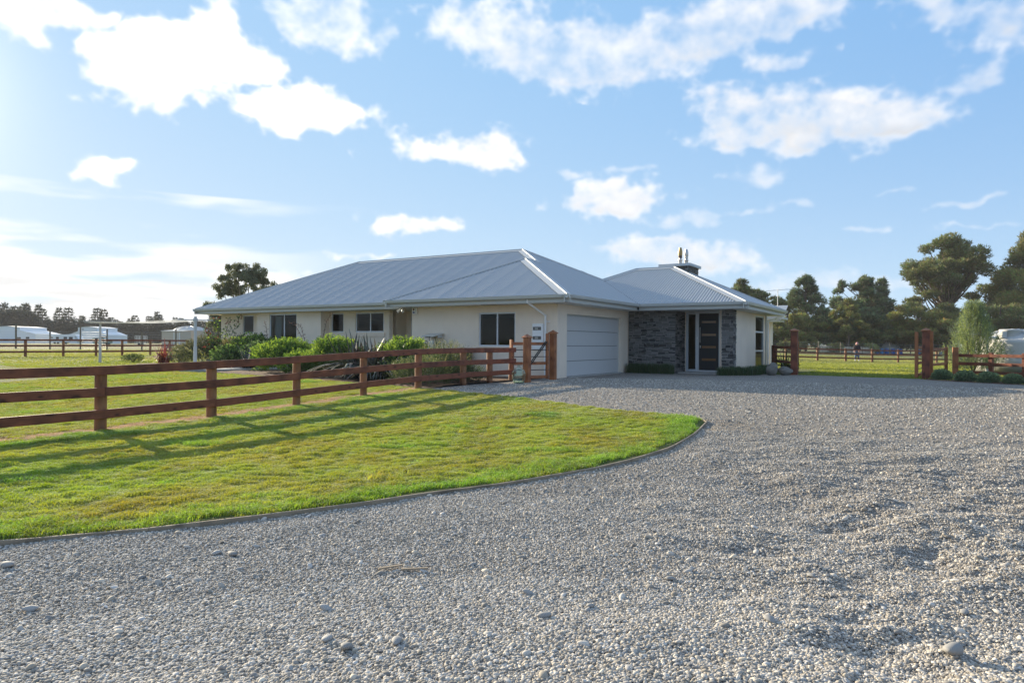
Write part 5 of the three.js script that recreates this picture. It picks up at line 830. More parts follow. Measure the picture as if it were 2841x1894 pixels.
[['low dark pine closing the row behind the person at the paddock fence', 58.8, -124, 6.6], ['low dense pine closing the row behind the straw bales', 64.2, -121.5, 6.2], ['low dense pine closing the row behind the white dome', 69.6, -123.5, 6.4], ['low olive pine closing the row behind the right barrels', 74.2, -124, 6.8], ['low dark pine at the foot of the largest pine trunk', 79.6, -122, 6.2], ['low dark pine left of the driveway gate, next to the house corner', 51.2, -121, 6.4], ['low dark pine behind the tall silvery shrub and its tank pipe', 86.2, -119, 6.6], ['low dark pine hidden mostly by the entrance corner', 44.8, -121, 6.0]].forEach(([l, x, z, h], i) => padTree('pine_tree', l, x, z, { h, ...[pineB, pineC, pineY][i % 3], pads: domePads(h * 0.95, 4.4, 26, 0.4, 0.4), den: 30, nl: 0.6 }));
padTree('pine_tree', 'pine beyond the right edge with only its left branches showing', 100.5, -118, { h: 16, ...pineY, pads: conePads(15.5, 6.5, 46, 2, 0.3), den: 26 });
// gum tree behind the left end of the house: several pale stems, airy hanging clumps
{
  const X = -31.4, Z = -80, t = thing('gum_tree', 'airy gum tree with pale thin stems rising behind the left end of the roof', 'tree', [X, H(X, Z), Z]), S = leafSet(), st = [];
  const tops = [[-1.9, 8.9, 0], [-0.8, 10.1, 0.4], [0.4, 10.2, -0.3], [1.4, 9.3, 0.3], [2.2, 8.2, 0], [2.9, 7.3, 0.4], [-2.7, 7.6, 0.2], [-3.2, 5.2, 0.5], [-2.5, 4.1, 0], [3.4, 6.0, -0.3], [0.9, 8.4, 0.9], [-1.2, 7.9, -0.9], [-3.4, 3.6, 0]];
  for (const [x, y, z] of tops) {
    st.push(tube([V(rr(-0.4, 0.4), 0, rr(-0.3, 0.3)), V(x * 0.22, y * 0.35, z * 0.3), V(x * 0.75, y * 0.75, z), V(x, y, z)], 0.11, 6, 10, 0.25));
    for (let j = 0; j < 13; j++) { const c = V(x + rr(-0.95, 0.95), y + rr(-1.3, 0.3), z + rr(-0.8, 0.8)), r = rr(0.28, 0.5); for (let k = 0; k < 145; k++) { const q = rdir(), p = c.clone().addScaledVector(q, r * Math.pow(R(), 0.4)); S.leaf(p, V(rr(-0.6, 0.6), -0.8, rr(-0.6, 0.6)).normalize(), rr(0.2, 0.32), 0.045, vary([0.16, 0.175, 0.085], 0.35), 0.2); } }
  }
  part('crown', S.get(), M.leaf, t); part('trunk', merge(st), M.palebark, t);
}
// shelterbelt at the far left: conifers with whorled tops
{
  const protos = [0, 1, 2].map((k) => {
    const h = 10, S = needleSet(), st = [cyl(0.22, 0.03, h, 0, 0, 0, 7)], t = new THREE.Group(); t.name = 'conifer';
    for (let y = k === 2 ? 0.6 : 1.0; y < h - 0.2; y += 0.75) { const w = (k === 2 ? 2.9 : 2.1) * Math.pow(1 - y / h, k === 2 ? 0.45 : 0.75) + 0.18, n = Math.round(8 + w * 15); for (let i = 0; i < n; i++) { const a = R() * 6.283, r = w * Math.sqrt(R()), p = V(Math.cos(a) * r, y + rr(-0.22, 0.22) + r * 0.12, Math.sin(a) * r); S.tuft(p, V(Math.cos(a), 0.6, Math.sin(a)).normalize(), rr(0.5, 0.9), 0.13, vary([0.06, 0.07, 0.04], 0.35)); } }
    part('crown', S.get(), M.needle, t); part('trunk', merge(st), M.bark, t); return t;
  });
  const label = 'dark pointed conifer in the far shelterbelt behind the white sheds', grp = 'dark conifers of the far left shelterbelt';
  const big = 'tall dark conifer in the taller left end of the far shelterbelt', bgrp = 'taller conifers at the left end of the shelterbelt';
  const rowT = [];
  for (let X = -262; X < -100; X += 2.5) rowT.push([X + rr(-1, 1), -300 + rr(-3, 3), X < -205 ? rr(1.45, 1.85) : rr(0.95, 1.32) * (R() < 0.25 ? 1.22 : 1), X < -205]);
  for (let X = -262; X < -100; X += 2.2) rowT.push([X + rr(-1, 1), -293 + rr(-2, 2), X < -205 ? rr(1.25, 1.45) : rr(0.78, 1.1), X < -205]);
  rowT.forEach(([X, Z, s, b], i) => { const c = protos[i < rowT.length / 2 ? i % 2 : 2].clone(); c.name = numbered('conifer'); tag(c, b ? big : label, 'tree', b ? bgrp : grp); c.position.set(X, H(X, Z) - 0.3, Z); c.rotation.y = R() * 6; const w = rr(1.1, 1.6) * (i < rowT.length * 0.5 ? 1 : 1.35); c.scale.set(w * Math.sqrt(s), s, w * Math.sqrt(s)); scene.add(c); });
}
// tall silvery shrub by the water tank
{
  const X = 20.6, Z = -30.4, t = thing('tall_shrub', 'tall pointed silvery-green shrub with lime sunlit side left of the big tank', 'shrub', [X, H(X, Z), Z]), S = leafSet(), st = [];
  for (let i = 0; i < 2300; i++) { const a = R() * 6.283, f = Math.pow(R(), 1.15), y = 0.12 + f * 2.75, w = 1.12 * Math.pow(1 - f, 0.85) * (0.6 + 0.4 * Math.min(1, f * 5)) + 0.1, r = w * Math.pow(R(), 0.4) * (1 + 0.7 * noise3(Math.cos(a) * 1.6, y * 1.5, Math.sin(a) * 1.6)), p = V(Math.cos(a) * r, y, Math.sin(a) * r), up = V(Math.cos(a) * 0.45, 1, Math.sin(a) * 0.45).addScaledVector(rdir(), 0.22).normalize(); const lime = R() < 0.45; for (let k = 0; k < 11; k++) S.leaf(p.clone().addScaledVector(up, k * 0.042), up.clone().multiplyScalar(0.8).addScaledVector(rdir(), 0.7).normalize(), rr(0.07, 0.11), 0.011, vary(lime ? [0.30, 0.36, 0.10] : [0.16, 0.21, 0.12], 0.3), 0.2); }
  for (let i = 0; i < 14; i++) { const a = R() * 6.28, r = rr(0.2, 0.6); st.push(tube([V(0, 0, 0), V(Math.cos(a) * r * 0.6, 0.8, Math.sin(a) * r * 0.6), V(Math.cos(a) * r * 0.8, rr(1.6, 2.6), Math.sin(a) * r * 0.8)], 0.018, 5, 6, 0.4)); }
  part('foliage', S.get(), M.leaf, t); part('stem', merge(st), M.bark, t);
}
// ---------------------------------------------------------------- water tank on the right, with inlet and pipes
R = mulberry(404);
{
  const X = 23.75, Z = -31.3, t = thing('water_tank', 'large pale grey plastic water tank behind the low fence at the right edge', 'water tank', [X, H(X, Z), Z]);
  const grey = std(0xffffff, 0.6, { map: tex(256, (u, v) => { const n = 0.52 + 0.06 * (tnoise(u, v, 6, 3, 71) - 0.5); return [n, n * 0.99, n * 0.97]; }, true, 1) });
  part('shell', lathe([[0.0, -0.05], [2.02, -0.05], [2.02, 0.5], [2.035, 0.52], [2.035, 0.6], [2.02, 0.62], [2.02, 1.35], [1.99, 1.47], [1.9, 1.57], [1.3, 1.83], [0.6, 1.97], [0, 2.0]], 64), grey, t);
  const ribs = []; for (let i = 0; i < 12; i++) { const a = i / 12 * 6.283 + 0.2, P = (r, y) => V(Math.cos(a) * r, y, Math.sin(a) * r); ribs.push(tube([P(1.96, 1.5), P(1.85, 1.62), P(1.3, 1.86), P(0.62, 1.99)], 0.035, 6, 10)); } part('rib', merge(ribs), grey, t);
  part('inlet_turret', lathe([[0.36, 1.5], [0.38, 1.78], [0.44, 1.86], [0.47, 1.93], [0.44, 1.97], [0, 1.99]], 30, -1.25, 0, 0.62), grey, t, 'round inlet turret with a wide lid');
  part('overflow_box', new RoundedBoxGeometry(0.22, 0.3, 0.25, 2, 0.02).translate(-1.72, 1.72, 0.75), grey, t);
  const pv = (pts) => merge(pts.slice(1).map((p, i) => bar(circP(0.055, 12), pts[i], p, V(0, 1, 0), true)).concat(pts.map((p) => { const s = new THREE.SphereGeometry(0.062, 12, 8); s.translate(p.x, p.y, p.z); return s.toNonIndexed(); })));
  part('inlet_pipe', pv([V(-3.1, 1.74, 0.9), V(-2.5, 1.74, 0.85), V(-2.5, 1.58, 0.85), V(-2.02, 1.58, 0.8)]), M.white, t, 'white plastic pipe with elbow');
  part('inlet_pipe', pv([V(-2.5, 1.58, 0.85), V(-2.5, 0.02, 0.85)]), M.white, t, 'white upright plastic pipe'); part('coupling', cyl(0.07, 0.07, 0.14, -2.0, 1.5, 0.8), M.black, t);
}
// ---------------------------------------------------------------- clothesline between two posts
{
  const A = V(-22.76, H(-22.76, -37.62), -37.62), B = V(-12.95, H(-12.95, -27.83), -27.83), t = thing('clothesline', 'clothesline of two pale grey posts with strung wires on the lawn at the left', 'clothesline', A.toArray()), d = B.clone().sub(A), u = d.clone().setY(0).normalize(), s = V(-u.z, 0, u.x), pale = std(lin(0.50, 0.51, 0.53), 0.45);
  for (const [o, k] of [[V(0, 0, 0), 0], [d, 1]]) { part('post', merge([bar(rectP(0.095, 0.095, 0.012), o.clone(), o.clone().add(V(0, 2.22, 0)), s), bar(rectP(0.115, 0.115, 0.012), o.clone(), o.clone().add(V(0, 1.0, 0)), s)]), pale, t); }
  const top = V(0, 2.19, 0), fr = []; for (const q of [-0.02, 0.02]) fr.push(bar(rectP(0.035, 0.05), top.clone().addScaledVector(s, -0.72).addScaledVector(u, q * 9), top.clone().addScaledVector(s, 0.72).addScaledVector(u, q * 9)));
  fr.push(plate(top.clone().add(V(0, 0.05, 0)).addScaledVector(s, -0.75).addScaledVector(u, -0.26), top.clone().add(V(0, 0.05, 0)).addScaledVector(s, 0.75).addScaledVector(u, -0.26), top.clone().add(V(0, 0.05, 0)).addScaledVector(s, 0.75).addScaledVector(u, 0.26), top.clone().add(V(0, 0.05, 0)).addScaledVector(s, -0.75).addScaledVector(u, 0.26), V(0, 0.03, 0)));
  part('crossarm', merge(fr), pale, t, 'wide folding crossarm on the left post');
  const tb = d.clone().add(V(0, 2.08, 0)); part('crossarm', merge([bar(rectP(0.04, 0.04), tb.clone().addScaledVector(s, -0.7), tb.clone().addScaledVector(s, 0.7)), box(0.13, 0.12, 0.13, tb.x, tb.y, tb.z)]), pale, t);
  for (let i = 0; i < 6; i++) { const q = -0.62 + i * 0.248, a = top.clone().addScaledVector(s, q), b = tb.clone().addScaledVector(s, q), m = a.clone().lerp(b, 0.5).add(V(0, -0.06, 0)); part('line_wire', tube([a, m, b], 0.007, 4, 14), M.whiteflat, t); }
}
// ---------------------------------------------------------------- small things by the garage wall
{
  const p = toW(0.40, 3.26), t = thing('demijohn', 'big round green-tinted glass demijohn standing on the gravel by the gate post', 'bottle', [p[0], H(...p), p[1]]);
  const prof = [[0.0, 0.0], [0.135, 0.0], [0.165, 0.02], [0.19, 0.10], [0.212, 0.24], [0.208, 0.33], [0.17, 0.405], [0.10, 0.455], [0.05, 0.485], [0.034, 0.51], [0.032, 0.535], [0.044, 0.54], [0.044, 0.555], [0.024, 0.557]], inner = prof.slice(1, -1).map(([r, y]) => [Math.max(0.004, r - 0.007), y + (y < 0.03 ? 0.012 : 0)]).reverse();
  part('glass_body', lathe([...prof, ...inner, [0.0, 0.014]], 48), new THREE.MeshPhysicalMaterial({ color: lin(0.93, 0.98, 0.95), roughness: 0.02, transmission: 1, thickness: 0.3, ior: 1.48, attenuationColor: lin(0.35, 0.75, 0.55), attenuationDistance: 0.06 }), t);
}
{ // gas bottles under a little roof
  const p = toW(-5.25, 0.36), t = thing('gas_bottle', 'pale grey gas bottle with regulator under a small tilted cover against the garage wall', 'gas bottle', [p[0], H(...p), p[1]], -YAW), body = std(lin(0.55, 0.56, 0.57), 0.5);
  part('cylinder', lathe([[0, 0], [0.16, 0], [0.18, 0.04], [0.18, 0.93], [0.16, 1.0], [0.09, 1.05], [0.04, 1.07], [0, 1.07]], 28, 0, 0.02, 0), body, t);
  part('collar', lathe([[0.09, 1.06], [0.10, 1.07], [0.10, 1.22], [0.09, 1.22]], 20, 0, 0, 0), body, t); part('regulator', merge([box(0.09, 0.2, 0.09, 0.05, 1.2, 0.02), cyl(0.05, 0.05, 0.07, -0.05, 1.2, 0.02)]), M.white, t);
  part('hose', tube([V(-0.05, 1.22, 0.03), V(-0.1, 1.42, 0), V(0.1, 1.44, -0.05), V(0.16, 1.2, -0.1), V(0.2, 0.9, -0.3)], 0.012, 6, 16), M.black, t); part('hose', tube([V(-0.32, 1.28, 0), V(-0.2, 1.28, 0.02), V(-0.16, 1.1, 0.05), V(-0.06, 1.0, 0.1)], 0.012, 6, 12), M.black, t);
  part('cover', plate(V(-0.36, 1.44, 0.22), V(0.30, 1.44, 0.22), V(0.36, 1.56, -0.3), V(-0.28, 1.56, -0.3), V(0, 0.02, 0)), M.gutter, t, 'small tilted metal cover'); part('bracket', merge([box(0.02, 0.12, 0.3, 0.3, 1.46, -0.15), box(0.02, 0.12, 0.3, -0.3, 1.46, -0.15)]), M.gutter, t);
}
{ // wheelie bins
  const green = std(lin(0.022, 0.05, 0.036), 0.55), cv = document.createElement('canvas'); cv.width = 128; cv.height = 64; const c = cv.getContext('2d'); c.fillStyle = '#24382f'; c.fillRect(0, 0, 128, 64); c.fillStyle = '#e8ece9'; c.beginPath(); c.arc(16, 20, 11, 0, 7); c.fill(); c.fillRect(8, 24, 20, 20); for (let i = 0; i < 8; i++) c.fillRect(36 + i * 11, 22 + (i % 3) * 3, 8, 16); c.fillRect(6, 48, 112, 7);
  const tx = new THREE.CanvasTexture(cv); tx.colorSpace = THREE.SRGBColorSpace; const mark = std(0xffffff, 0.6, { map: tx });
  [[-4.62, 'dark green wheelie bin with white marking, beside the gas bottle'], [-3.72, 'dark green wheelie bin with white marking, under the garage window']].forEach(([x, label]) => {
    const p = toW(x, 0.5), t = thing('wheelie_bin', label, 'bin', [p[0], H(...p), p[1]], -YAW);
    const bd = new THREE.CylinderGeometry(0.40, 0.30, 0.86, 4, 1).toNonIndexed(); bd.rotateY(Math.PI / 4); bd.translate(0, 0.49, 0); bd.scale(1, 1, 1.1); bd.computeVertexNormals(); part('body', bd, green, t); const ld = new RoundedBoxGeometry(0.60, 0.06, 0.66, 2, 0.02); ld.translate(0, 0.945, 0); part('lid', ld, green, t);
    part('marking', new THREE.BoxGeometry(0.25, 0.10, 0.003).rotateX(-0.08).translate(0, 0.76, 0.305), mark, t); part('handle', bar(circP(0.018, 8), V(-0.22, 0.93, -0.37), V(0.22, 0.93, -0.37)), green, t); for (const s of [-1, 1]) part('wheel', bar(circP(0.1, 16), V(s * 0.25, 0.1, -0.3), V(s * 0.29, 0.1, -0.3), V(0, 1, 0), true), M.black, t);
  });
}
// ---------------------------------------------------------------- far left: sheds, caravan, cars, tank
const shedWhite = std(lin(0.80, 0.82, 0.84), 0.6), shedRoof = std(lin(0.82, 0.82, 0.82), 0.5);
function shed(label, X0, X1, Z, dpt, eave, ridge, lean, doors) {
  const t = thing('white_shed', label, 'shed', [X0, H(X0, Z), Z]), w = X1 - X0, gs = [], a = lean, e = eave;
  const P = [[0, 0], [w, 0], [w, e], [w - a, e + (ridge - e) * 0.45], [w - a, ridge - 0.4], [w * 0.52, ridge], [w * 0.06 + a * 0.6, ridge - 0.4], [w * 0.06 + a * 0.6, e + (ridge - e) * 0.45], [0, e]];
  const g = new THREE.ExtrudeGeometry(new THREE.Shape(P.map((p) => new THREE.Vector2(...p))), { depth: dpt, bevelEnabled: false }); g.translate(0, 0, -dpt); part('wall', g, shedWhite, t);
  const rp = [[P[2], P[3]], [P[4], P[5]], [P[5], P[6]], [P[7], P[8]]]; for (const [p, q] of rp) part('roof', plate(V(p[0], p[1] + 0.02, 0.2), V(q[0], q[1] + 0.02, 0.2), V(q[0], q[1] + 0.02, -dpt - 0.2), V(p[0], p[1] + 0.02, -dpt - 0.2), V(0, 0.09, 0)), shedRoof, t);
  for (const [x, y, ww, hh, kind] of doors) part(kind, box(ww, hh, 0.08, x, y + hh / 2, 0.02), kind === 'window' ? M.charcoal : kind === 'louvre' ? M.galv : shedRoof, t);
  return t;
}
shed('long white farm shed with a lean-to, cut by the left edge of the picture', -188, -168.1, -240, 14, 3.2, 5.9, 5.5, [[17.2, 1.5, 1.2, 0.7, 'window'], [14.1, 1.3, 1.4, 0.8, 'window'], [15.7, 0, 0.9, 2.1, 'door'], [4.5, 0, 4.2, 3.0, 'door'], [4.7, 0.8, 1.2, 0.9, 'louvre']]);
shed('smaller white farm shed with a stepped roof behind the caravan', -152.8, -139.6, -235, 12, 2.9, 5.8, 3.6, [[8.6, 1.0, 1.3, 0.9, 'window'], [7.0, 0, 0.9, 2.0, 'door'], [11.8, 0.9, 1.8, 1.6, 'window'], [4.6, 4.6, 0.6, 0.6, 'louvre']]);
{ // caravan, nose to the right
  const X = -133.3, Z = -200, t = thing('caravan', 'white touring caravan parked in front of the smaller white shed', 'caravan', [X, H(X, Z), Z]);
  const P = [[0, 0.55], [7.0, 0.55], [7.55, 1.0], [7.35, 1.7], [6.6, 2.55], [6.0, 2.75], [0.25, 2.75], [0.05, 2.5]], g = new THREE.ExtrudeGeometry(new THREE.Shape(P.map((p) => new THREE.Vector2(...p))), { depth: 2.3, bevelEnabled: true, bevelSize: 0.06, bevelThickness: 0.06, bevelSegments: 2 }); part('body', g, M.white, t);
  for (const [x, w] of [[1.3, 0.8], [3.6, 1.0], [5.2, 1.1]]) part('window', box(w, 0.65, 0.06, x, 1.75, 2.37), M.charcoal, t); part('window', plate(V(6.7, 2.3, 2.37), V(7.28, 1.45, 2.37), V(6.5, 1.45, 2.37), V(6.25, 2.3, 2.37), V(0, 0, 0.04)), M.galv, t, 'slanted nose window'); part('door', box(0.7, 1.8, 0.05, 2.35, 1.55, 2.37), M.whiteflat, t); part('roof_vent', box(0.8, 0.14, 0.7, 4.6, 2.87, 1.1), M.whiteflat, t);
  for (const x of [3.0, 3.75]) part('wheel', bar(circP(0.33, 18), V(x, 0.33, 2.1), V(x, 0.33, 2.34), V(0, 1, 0), true), M.black, t); part('drawbar', bar(rectP(0.1, 0.1), V(7.2, 0.5, 1.15), V(8.5, 0.5, 1.15)), M.dark, t);
}
function car(name, label, X, Z, turn, paint, P, glassP) {
  const t = thing(name, label, 'car', [X, H(X, Z), Z], turn), ex = (pp, d, z) => { const g = new THREE.ExtrudeGeometry(new THREE.Shape(pp.map((p) => new THREE.Vector2(...p))), { depth: d, bevelEnabled: true, bevelSize: 0.05, bevelThickness: 0.05, bevelSegments: 2 }); g.translate(0, 0, z); return g; };
  part('body', ex(P, 1.6, -0.8), new THREE.MeshPhysicalMaterial({ color: paint, roughness: 0.35, clearcoat: 1, clearcoatRoughness: 0.08 }), t); part('glass', ex(glassP, 1.66, -0.83), M.charcoal, t);
  const L = P[1][0]; for (const x of [0.8, L - 0.85]) for (const s of [-1, 1]) part('wheel', bar(circP(0.33, 18), V(x, 0.33, s * 0.72), V(x, 0.33, s * 0.88), V(0, 1, 0), true), M.black, t); for (const s of [-0.6, 0.6]) part('headlight', box(0.06, 0.14, 0.3, L + 0.03, 0.72, s), M.white, t);
}
car('parked_car', 'pale blue hatchback parked right of the caravan', -116.4, -190, 0, lin(0.35, 0.5, 0.68), [[0, 0.3], [4.0, 0.3], [4.05, 0.75], [3.0, 0.92], [2.4, 1.42], [0.9, 1.45], [0.15, 0.95]], [[0.55, 0.98], [2.75, 0.95], [2.35, 1.36], [0.98, 1.38]]);
car('parked_car', 'teal four-wheel drive parked behind the left clothesline post', -114.0, -186, 0, lin(0.05, 0.16, 0.18), [[0, 0.4], [4.3, 0.4], [4.35, 1.0], [3.2, 1.1], [2.75, 1.75], [0.15, 1.78], [0, 1.1]], [[0.3, 1.15], [2.95, 1.12], [2.66, 1.66], [0.35, 1.68]]);
{ // boat on a trailer left of the caravan
  const X = -137.2, Z = -203, t = thing('trailer_boat', 'small covered boat on a trailer at the left end of the caravan', 'boat', [X, H(X, Z), Z]); const g = new THREE.ExtrudeGeometry(new THREE.Shape([[0, 0.9], [3.2, 0.7], [3.8, 1.5], [0.2, 1.6]].map((p) => new THREE.Vector2(...p))), { depth: 1.4, bevelEnabled: true, bevelSize: 0.1, bevelThickness: 0.1, bevelSegments: 2 }); part('hull', g, M.whiteflat, t); part('cover', bar([[-0.8, 0], [0.8, 0], [0.4, 0.55], [-0.4, 0.55]], V(0.4, 1.6, 0.7), V(3.4, 1.5, 0.7)), M.graypost, t); for (const s of [0, 1.4]) part('wheel', bar(circP(0.3, 16), V(1.8, 0.3, s - 0.05), V(1.8, 0.3, s + 0.1), V(0, 1, 0), true), M.black, t);
}
{ // beige farm tank and garden shed
  const X = -52.7, Z = -111.5, t = thing('farm_tank', 'round beige farm water tank with a ribbed domed roof behind the garden shed', 'water tank', [X, H(X, Z), Z]), b = std(lin(0.56, 0.47, 0.37), 0.7);
  part('wall', cyl(2.55, 2.55, 2.75, 0, 0, 0, 48), b, t); part('roof', lathe([[2.62, 2.74], [2.6, 2.8], [2.2, 3.08], [1.4, 3.36], [0.6, 3.47], [0, 3.49]], 48), std(lin(0.60, 0.55, 0.50), 0.5), t); for (let i = 0; i < 14; i++) { const a = i / 14 * 6.283, P = (r, y) => V(Math.cos(a) * r, y, Math.sin(a) * r); part('rib', tube([P(2.6, 2.84), P(1.9, 3.24), P(1, 3.46), P(0.1, 3.54)], 0.035, 4, 8), M.gutter, t); }
  const s = thing('garden_shed', 'small beige metal garden shed with a pale door in front of the round tank', 'shed', [-51.75, H(-51.75, -105), -105], -0.12); part('wall', box(3.3, 2.55, 2.4, 0, 1.28, 0), b, s); part('roof', plate(V(-1.75, 2.57, 1.3), V(1.75, 2.57, 1.3), V(1.75, 2.72, -1.3), V(-1.75, 2.72, -1.3), V(0, 0.07, 0)), M.gutter, s); part('door', box(0.85, 2.2, 0.06, 0.85, 1.15, 1.22), std(lin(0.62, 0.55, 0.46), 0.6), s); for (const x of [0.38, 1.32]) part('door_frame', box(0.09, 2.4, 0.08, x, 1.2, 1.23), M.whiteflat, s);
}
{ const t = thing('stock_cage', 'white metal stock cage standing in the far left paddock', 'cage', [-83.1, H(-83.1, -150), -150]), f = (a, b) => bar(circP(0.035, 5), a, b); const gs = []; for (const z of [0, -1.2]) { for (let i = 0; i <= 6; i++) gs.push(f(V(i * 0.34, 0.4, z), V(i * 0.34, 2.1, z))); for (const y of [0.4, 1.0, 1.6, 2.1]) gs.push(f(V(0, y, z), V(2.04, y, z))); } part('frame', merge(gs), M.whiteflat, t); for (const z of [0.05, -1.25]) part('wheel', bar(circP(0.3, 14), V(1, 0.3, z), V(1, 0.3, z + 0.15), V(0, 1, 0), true), M.black, t); }
// ---------------------------------------------------------------- far right: barrels, planters, white dome
{
  const bl = [std(lin(0.02, 0.10, 0.42), 0.45), std(lin(0.05, 0.26, 0.58), 0.45)], prof = [[0, 0], [0.27, 0], [0.29, 0.03], [0.29, 0.28], [0.305, 0.30], [0.29, 0.32], [0.29, 0.58], [0.305, 0.6], [0.29, 0.62], [0.29, 0.86], [0.26, 0.9], [0, 0.9]];
  let p0 = null; const spots = [63.3, 63.95, 64.6, 65.25, 65.9, 66.6, 67.4, 70.4, 71.1, 71.8, 74.2];
  spots.forEach((X, i) => { const Z = -118 + (i % 3) * 0.3, t = thing('barrel', i < 7 ? 'blue plastic barrel in the left cluster beyond the right paddock fence' : i < 10 ? 'blue plastic barrel in the right cluster beyond the paddock fence' : 'single blue barrel beside the driveway gate post, far off in the paddock', 'barrel', [X, H(X, Z), Z], 0, i < 7 ? 'left cluster of blue barrels' : i < 10 ? 'right cluster of blue barrels' : undefined); part('drum', lathe(prof, 18), bl[i % 2], t); part('lid', cyl(0.27, 0.27, 0.03, 0, 0.9, 0, 16), i % 2 ? M.whiteflat : bl[1], t); });
  const tan = std(lin(0.50, 0.41, 0.31), 0.8); [52.9, 54.7, 56.5, 58.3, 60.1].forEach((X, i) => { const Z = -115.5, t = thing('straw_bale', 'square straw-coloured bale in the row left of the blue barrels', 'bale', [X, H(X, Z), Z], 0, 'row of straw-coloured bales beyond the right paddock fence'); const g = new RoundedBoxGeometry(1.7, 1.05, 1.1, 2, 0.09); g.translate(0, 0.52, 0); part('bale', g, tan, t); part('twine', merge([box(0.02, 1.07, 1.12, -0.45, 0.52, 0), box(0.02, 1.07, 1.12, 0.45, 0.52, 0)]), M.dark, t); });
  const t = thing('white_dome', 'low white domed cover behind the blue barrels', 'cover', [67.6, H(67.6, -123), -123]); part('dome', lathe([[2.3, 1.15], [2.0, 1.5], [1.2, 1.95], [0.45, 2.15], [0, 2.18]], 28), M.whiteflat, t); part('base', cyl(2.2, 2.2, 1.15, 0, 0, 0, 28), M.galv, t); part('finial', cyl(0.3, 0.2, 0.3, 0, 2.15, 0, 12), M.whiteflat, t);
}
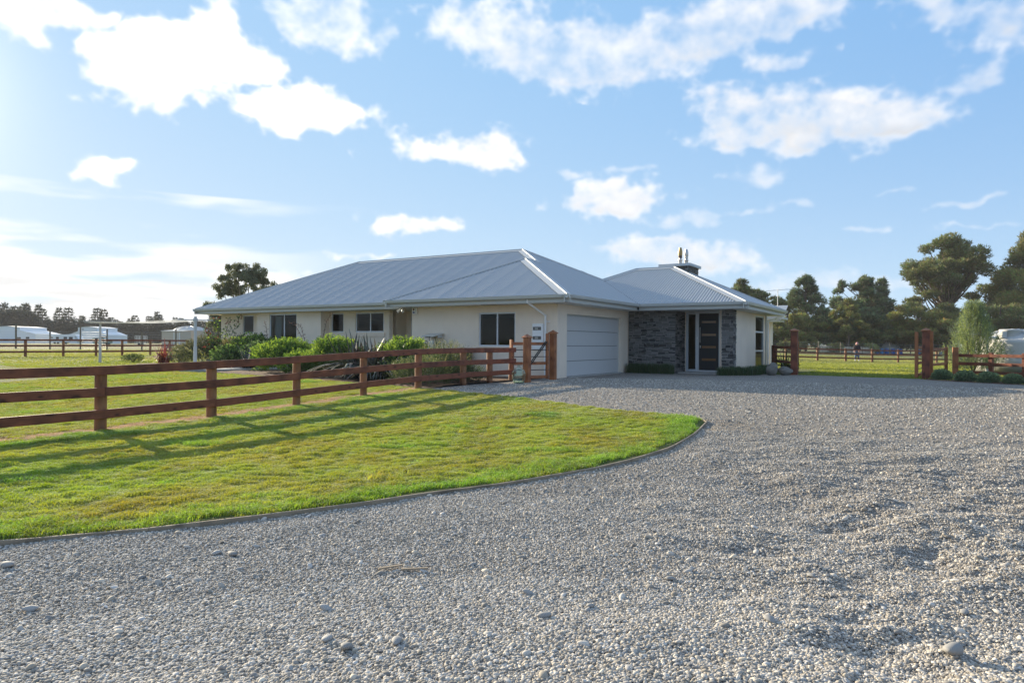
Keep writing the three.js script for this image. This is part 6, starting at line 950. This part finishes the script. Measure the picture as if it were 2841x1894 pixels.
// ---------------------------------------------------------------- person behind the right paddock fence
{
  const X = 32.75, Z = -64.6, t = thing('person', 'person in a dark jacket, blue jeans and pink hat standing behind the paddock fence', 'person', [X, H(X, Z), Z], -0.6);
  // joints (y up, facing +z), bones [a, b, radius a, radius b]
  const J = { pel: [0, 0.93, 0], ch: [0, 1.28, -0.01], nk: [0, 1.46, 0], hd: [0, 1.57, 0.02], shL: [-0.18, 1.40, 0], shR: [0.18, 1.40, 0], elL: [-0.25, 1.13, 0.02], elR: [0.25, 1.13, 0.02], wrL: [-0.17, 0.95, 0.18], wrR: [0.2, 0.93, 0.17], hpL: [-0.09, 0.9, 0], hpR: [0.09, 0.9, 0], knL: [-0.11, 0.49, 0.03], knR: [0.12, 0.49, 0.05], anL: [-0.12, 0.08, -0.01], anR: [0.14, 0.08, 0.02], toL: [-0.14, 0.035, 0.13], toR: [0.17, 0.035, 0.15] };
  const field = (bones, size, c, res, mat, name, grow = 0) => {
    const mc = new MarchingCubes(res, mat, false, false, 60000); mc.isolation = 0; const S = mc.size, f = mc.field;
    for (let k = 0; k < S; k++) for (let j = 0; j < S; j++) for (let i = 0; i < S; i++) {
      const p = [c[0] + ((i - S / 2) / (S / 2)) * size, c[1] + ((j - S / 2) / (S / 2)) * size, c[2] + ((k - S / 2) / (S / 2)) * size]; let m = 0, kk = 28;
      for (const [a, b, ra, rb, sx] of bones) { const A = J[a] || a, B = J[b] || b, ab = [B[0] - A[0], B[1] - A[1], B[2] - A[2]], ap = [p[0] - A[0], p[1] - A[1], p[2] - A[2]], t2 = clamp((ab[0] * ap[0] + ab[1] * ap[1] + ab[2] * ap[2]) / (ab[0] ** 2 + ab[1] ** 2 + ab[2] ** 2 + 1e-9)), dx = (ap[0] - ab[0] * t2) / (sx || 1), d = Math.hypot(dx, ap[1] - ab[1] * t2, ap[2] - ab[2] * t2) - mix(ra, rb, t2) - grow; m += Math.exp(-kk * d); }
      f[i + j * S + k * S * S] = Math.log(m + 1e-30) / kk;
    }
    mc.update(); const n = mc.count, pos = Array.from(mc.positionArray.subarray(0, n * 3)); for (let i = 0; i < pos.length; i++) pos[i] = pos[i] * size + c[i % 3];
    const g = new THREE.BufferGeometry(); g.setAttribute('position', new THREE.Float32BufferAttribute(pos, 3)); g.computeVertexNormals(); return toCreasedNormals(g, 1.2);
  };
  const hand = (w, s) => [[w, [w[0] - s * 0.0, w[1] - 0.05, w[2] + 0.06], 0.022, 0.026], ...[-0.024, -0.008, 0.008, 0.024].map((q, i) => [[w[0] + q, w[1] - 0.06, w[2] + 0.07], [w[0] + q * 1.3, w[1] - 0.11 - 0.01 * (i % 3), w[2] + 0.085], 0.009, 0.007]), [[w[0] - s * 0.025, w[1] - 0.03, w[2] + 0.04], [w[0] - s * 0.05, w[1] - 0.075, w[2] + 0.08], 0.010, 0.008]];
  const arms = [['shL', 'elL', 0.05, 0.042], ['elL', 'wrL', 0.042, 0.028], ['shR', 'elR', 0.05, 0.042], ['elR', 'wrR', 0.042, 0.028]], legs = [['hpL', 'knL', 0.082, 0.056], ['knL', 'anL', 0.054, 0.038], ['hpR', 'knR', 0.082, 0.056], ['knR', 'anR', 0.054, 0.038]], trunk = [['pel', 'ch', 0.10, 0.11, 1.25], ['ch', 'nk', 0.10, 0.06, 1.3], ['shL', 'shR', 0.055, 0.055]];
  const skin = std(lin(0.48, 0.27, 0.20), 0.6), head = [['nk', 'hd', 0.05, 0.06], [[0, 1.60, 0.02], [0, 1.66, 0.015], 0.082, 0.080], [[0, 1.535, 0.06], [0, 1.55, 0.065], 0.036, 0.04], [[0, 1.59, 0.10], [0, 1.61, 0.098], 0.014, 0.010], [[-0.085, 1.60, 0.01], [-0.085, 1.62, 0.01], 0.018, 0.018], [[0.085, 1.60, 0.01], [0.085, 1.62, 0.01], 0.018, 0.018]];
  const feet = [['anL', 'toL', 0.045, 0.035], ['anR', 'toR', 0.045, 0.035]];
  part('body', merge([field([...trunk, ...arms, ...legs, ...feet, ['nk', 'hd', 0.05, 0.055]], 0.92, [0, 0.86, 0.04], 84, skin), field(head, 0.2, [0, 1.59, 0.03], 56, skin), field(hand(J.wrL, -1), 0.11, [J.wrL[0], J.wrL[1] - 0.05, J.wrL[2] + 0.05], 48, skin), field(hand(J.wrR, 1), 0.11, [J.wrR[0], J.wrR[1] - 0.05, J.wrR[2] + 0.05], 48, skin)]), skin, t);
  part('jacket', field([...trunk, ...arms], 0.62, [0, 1.15, 0.04], 72, M.charcoal, '', 0.022), std(lin(0.03, 0.022, 0.028), 0.85), t); part('trousers', field([...legs, [[-0.05, 0.95, 0], [0.05, 0.95, 0], 0.12, 0.12]], 0.62, [0, 0.55, 0.02], 72, M.charcoal, '', 0.014), std(lin(0.10, 0.16, 0.28), 0.85), t);
  part('shoe', field([feet[0]], 0.16, [-0.13, 0.08, 0.06], 32, M.dark, '', 0.012), M.whiteflat, t); part('shoe', field([feet[1]], 0.16, [0.155, 0.08, 0.08], 32, M.dark, '', 0.012), M.whiteflat, t);
  part('hat', lathe([[0.105, 1.63], [0.103, 1.68], [0.085, 1.735], [0.045, 1.765], [0, 1.772]], 24, 0, 0, 0.012), std(lin(0.75, 0.33, 0.34), 0.8), t, 'pink knitted hat'); part('eye', merge([-0.03, 0.03].map((x) => { const s = new THREE.SphereGeometry(0.011, 10, 8); s.translate(x, 1.62, 0.088); return s.toNonIndexed(); })), M.dark, t);
}
scene.fog = new THREE.FogExp2(new THREE.Color(0.97, 0.95, 0.95), 0.00022);
renderer.render(scene, camera);
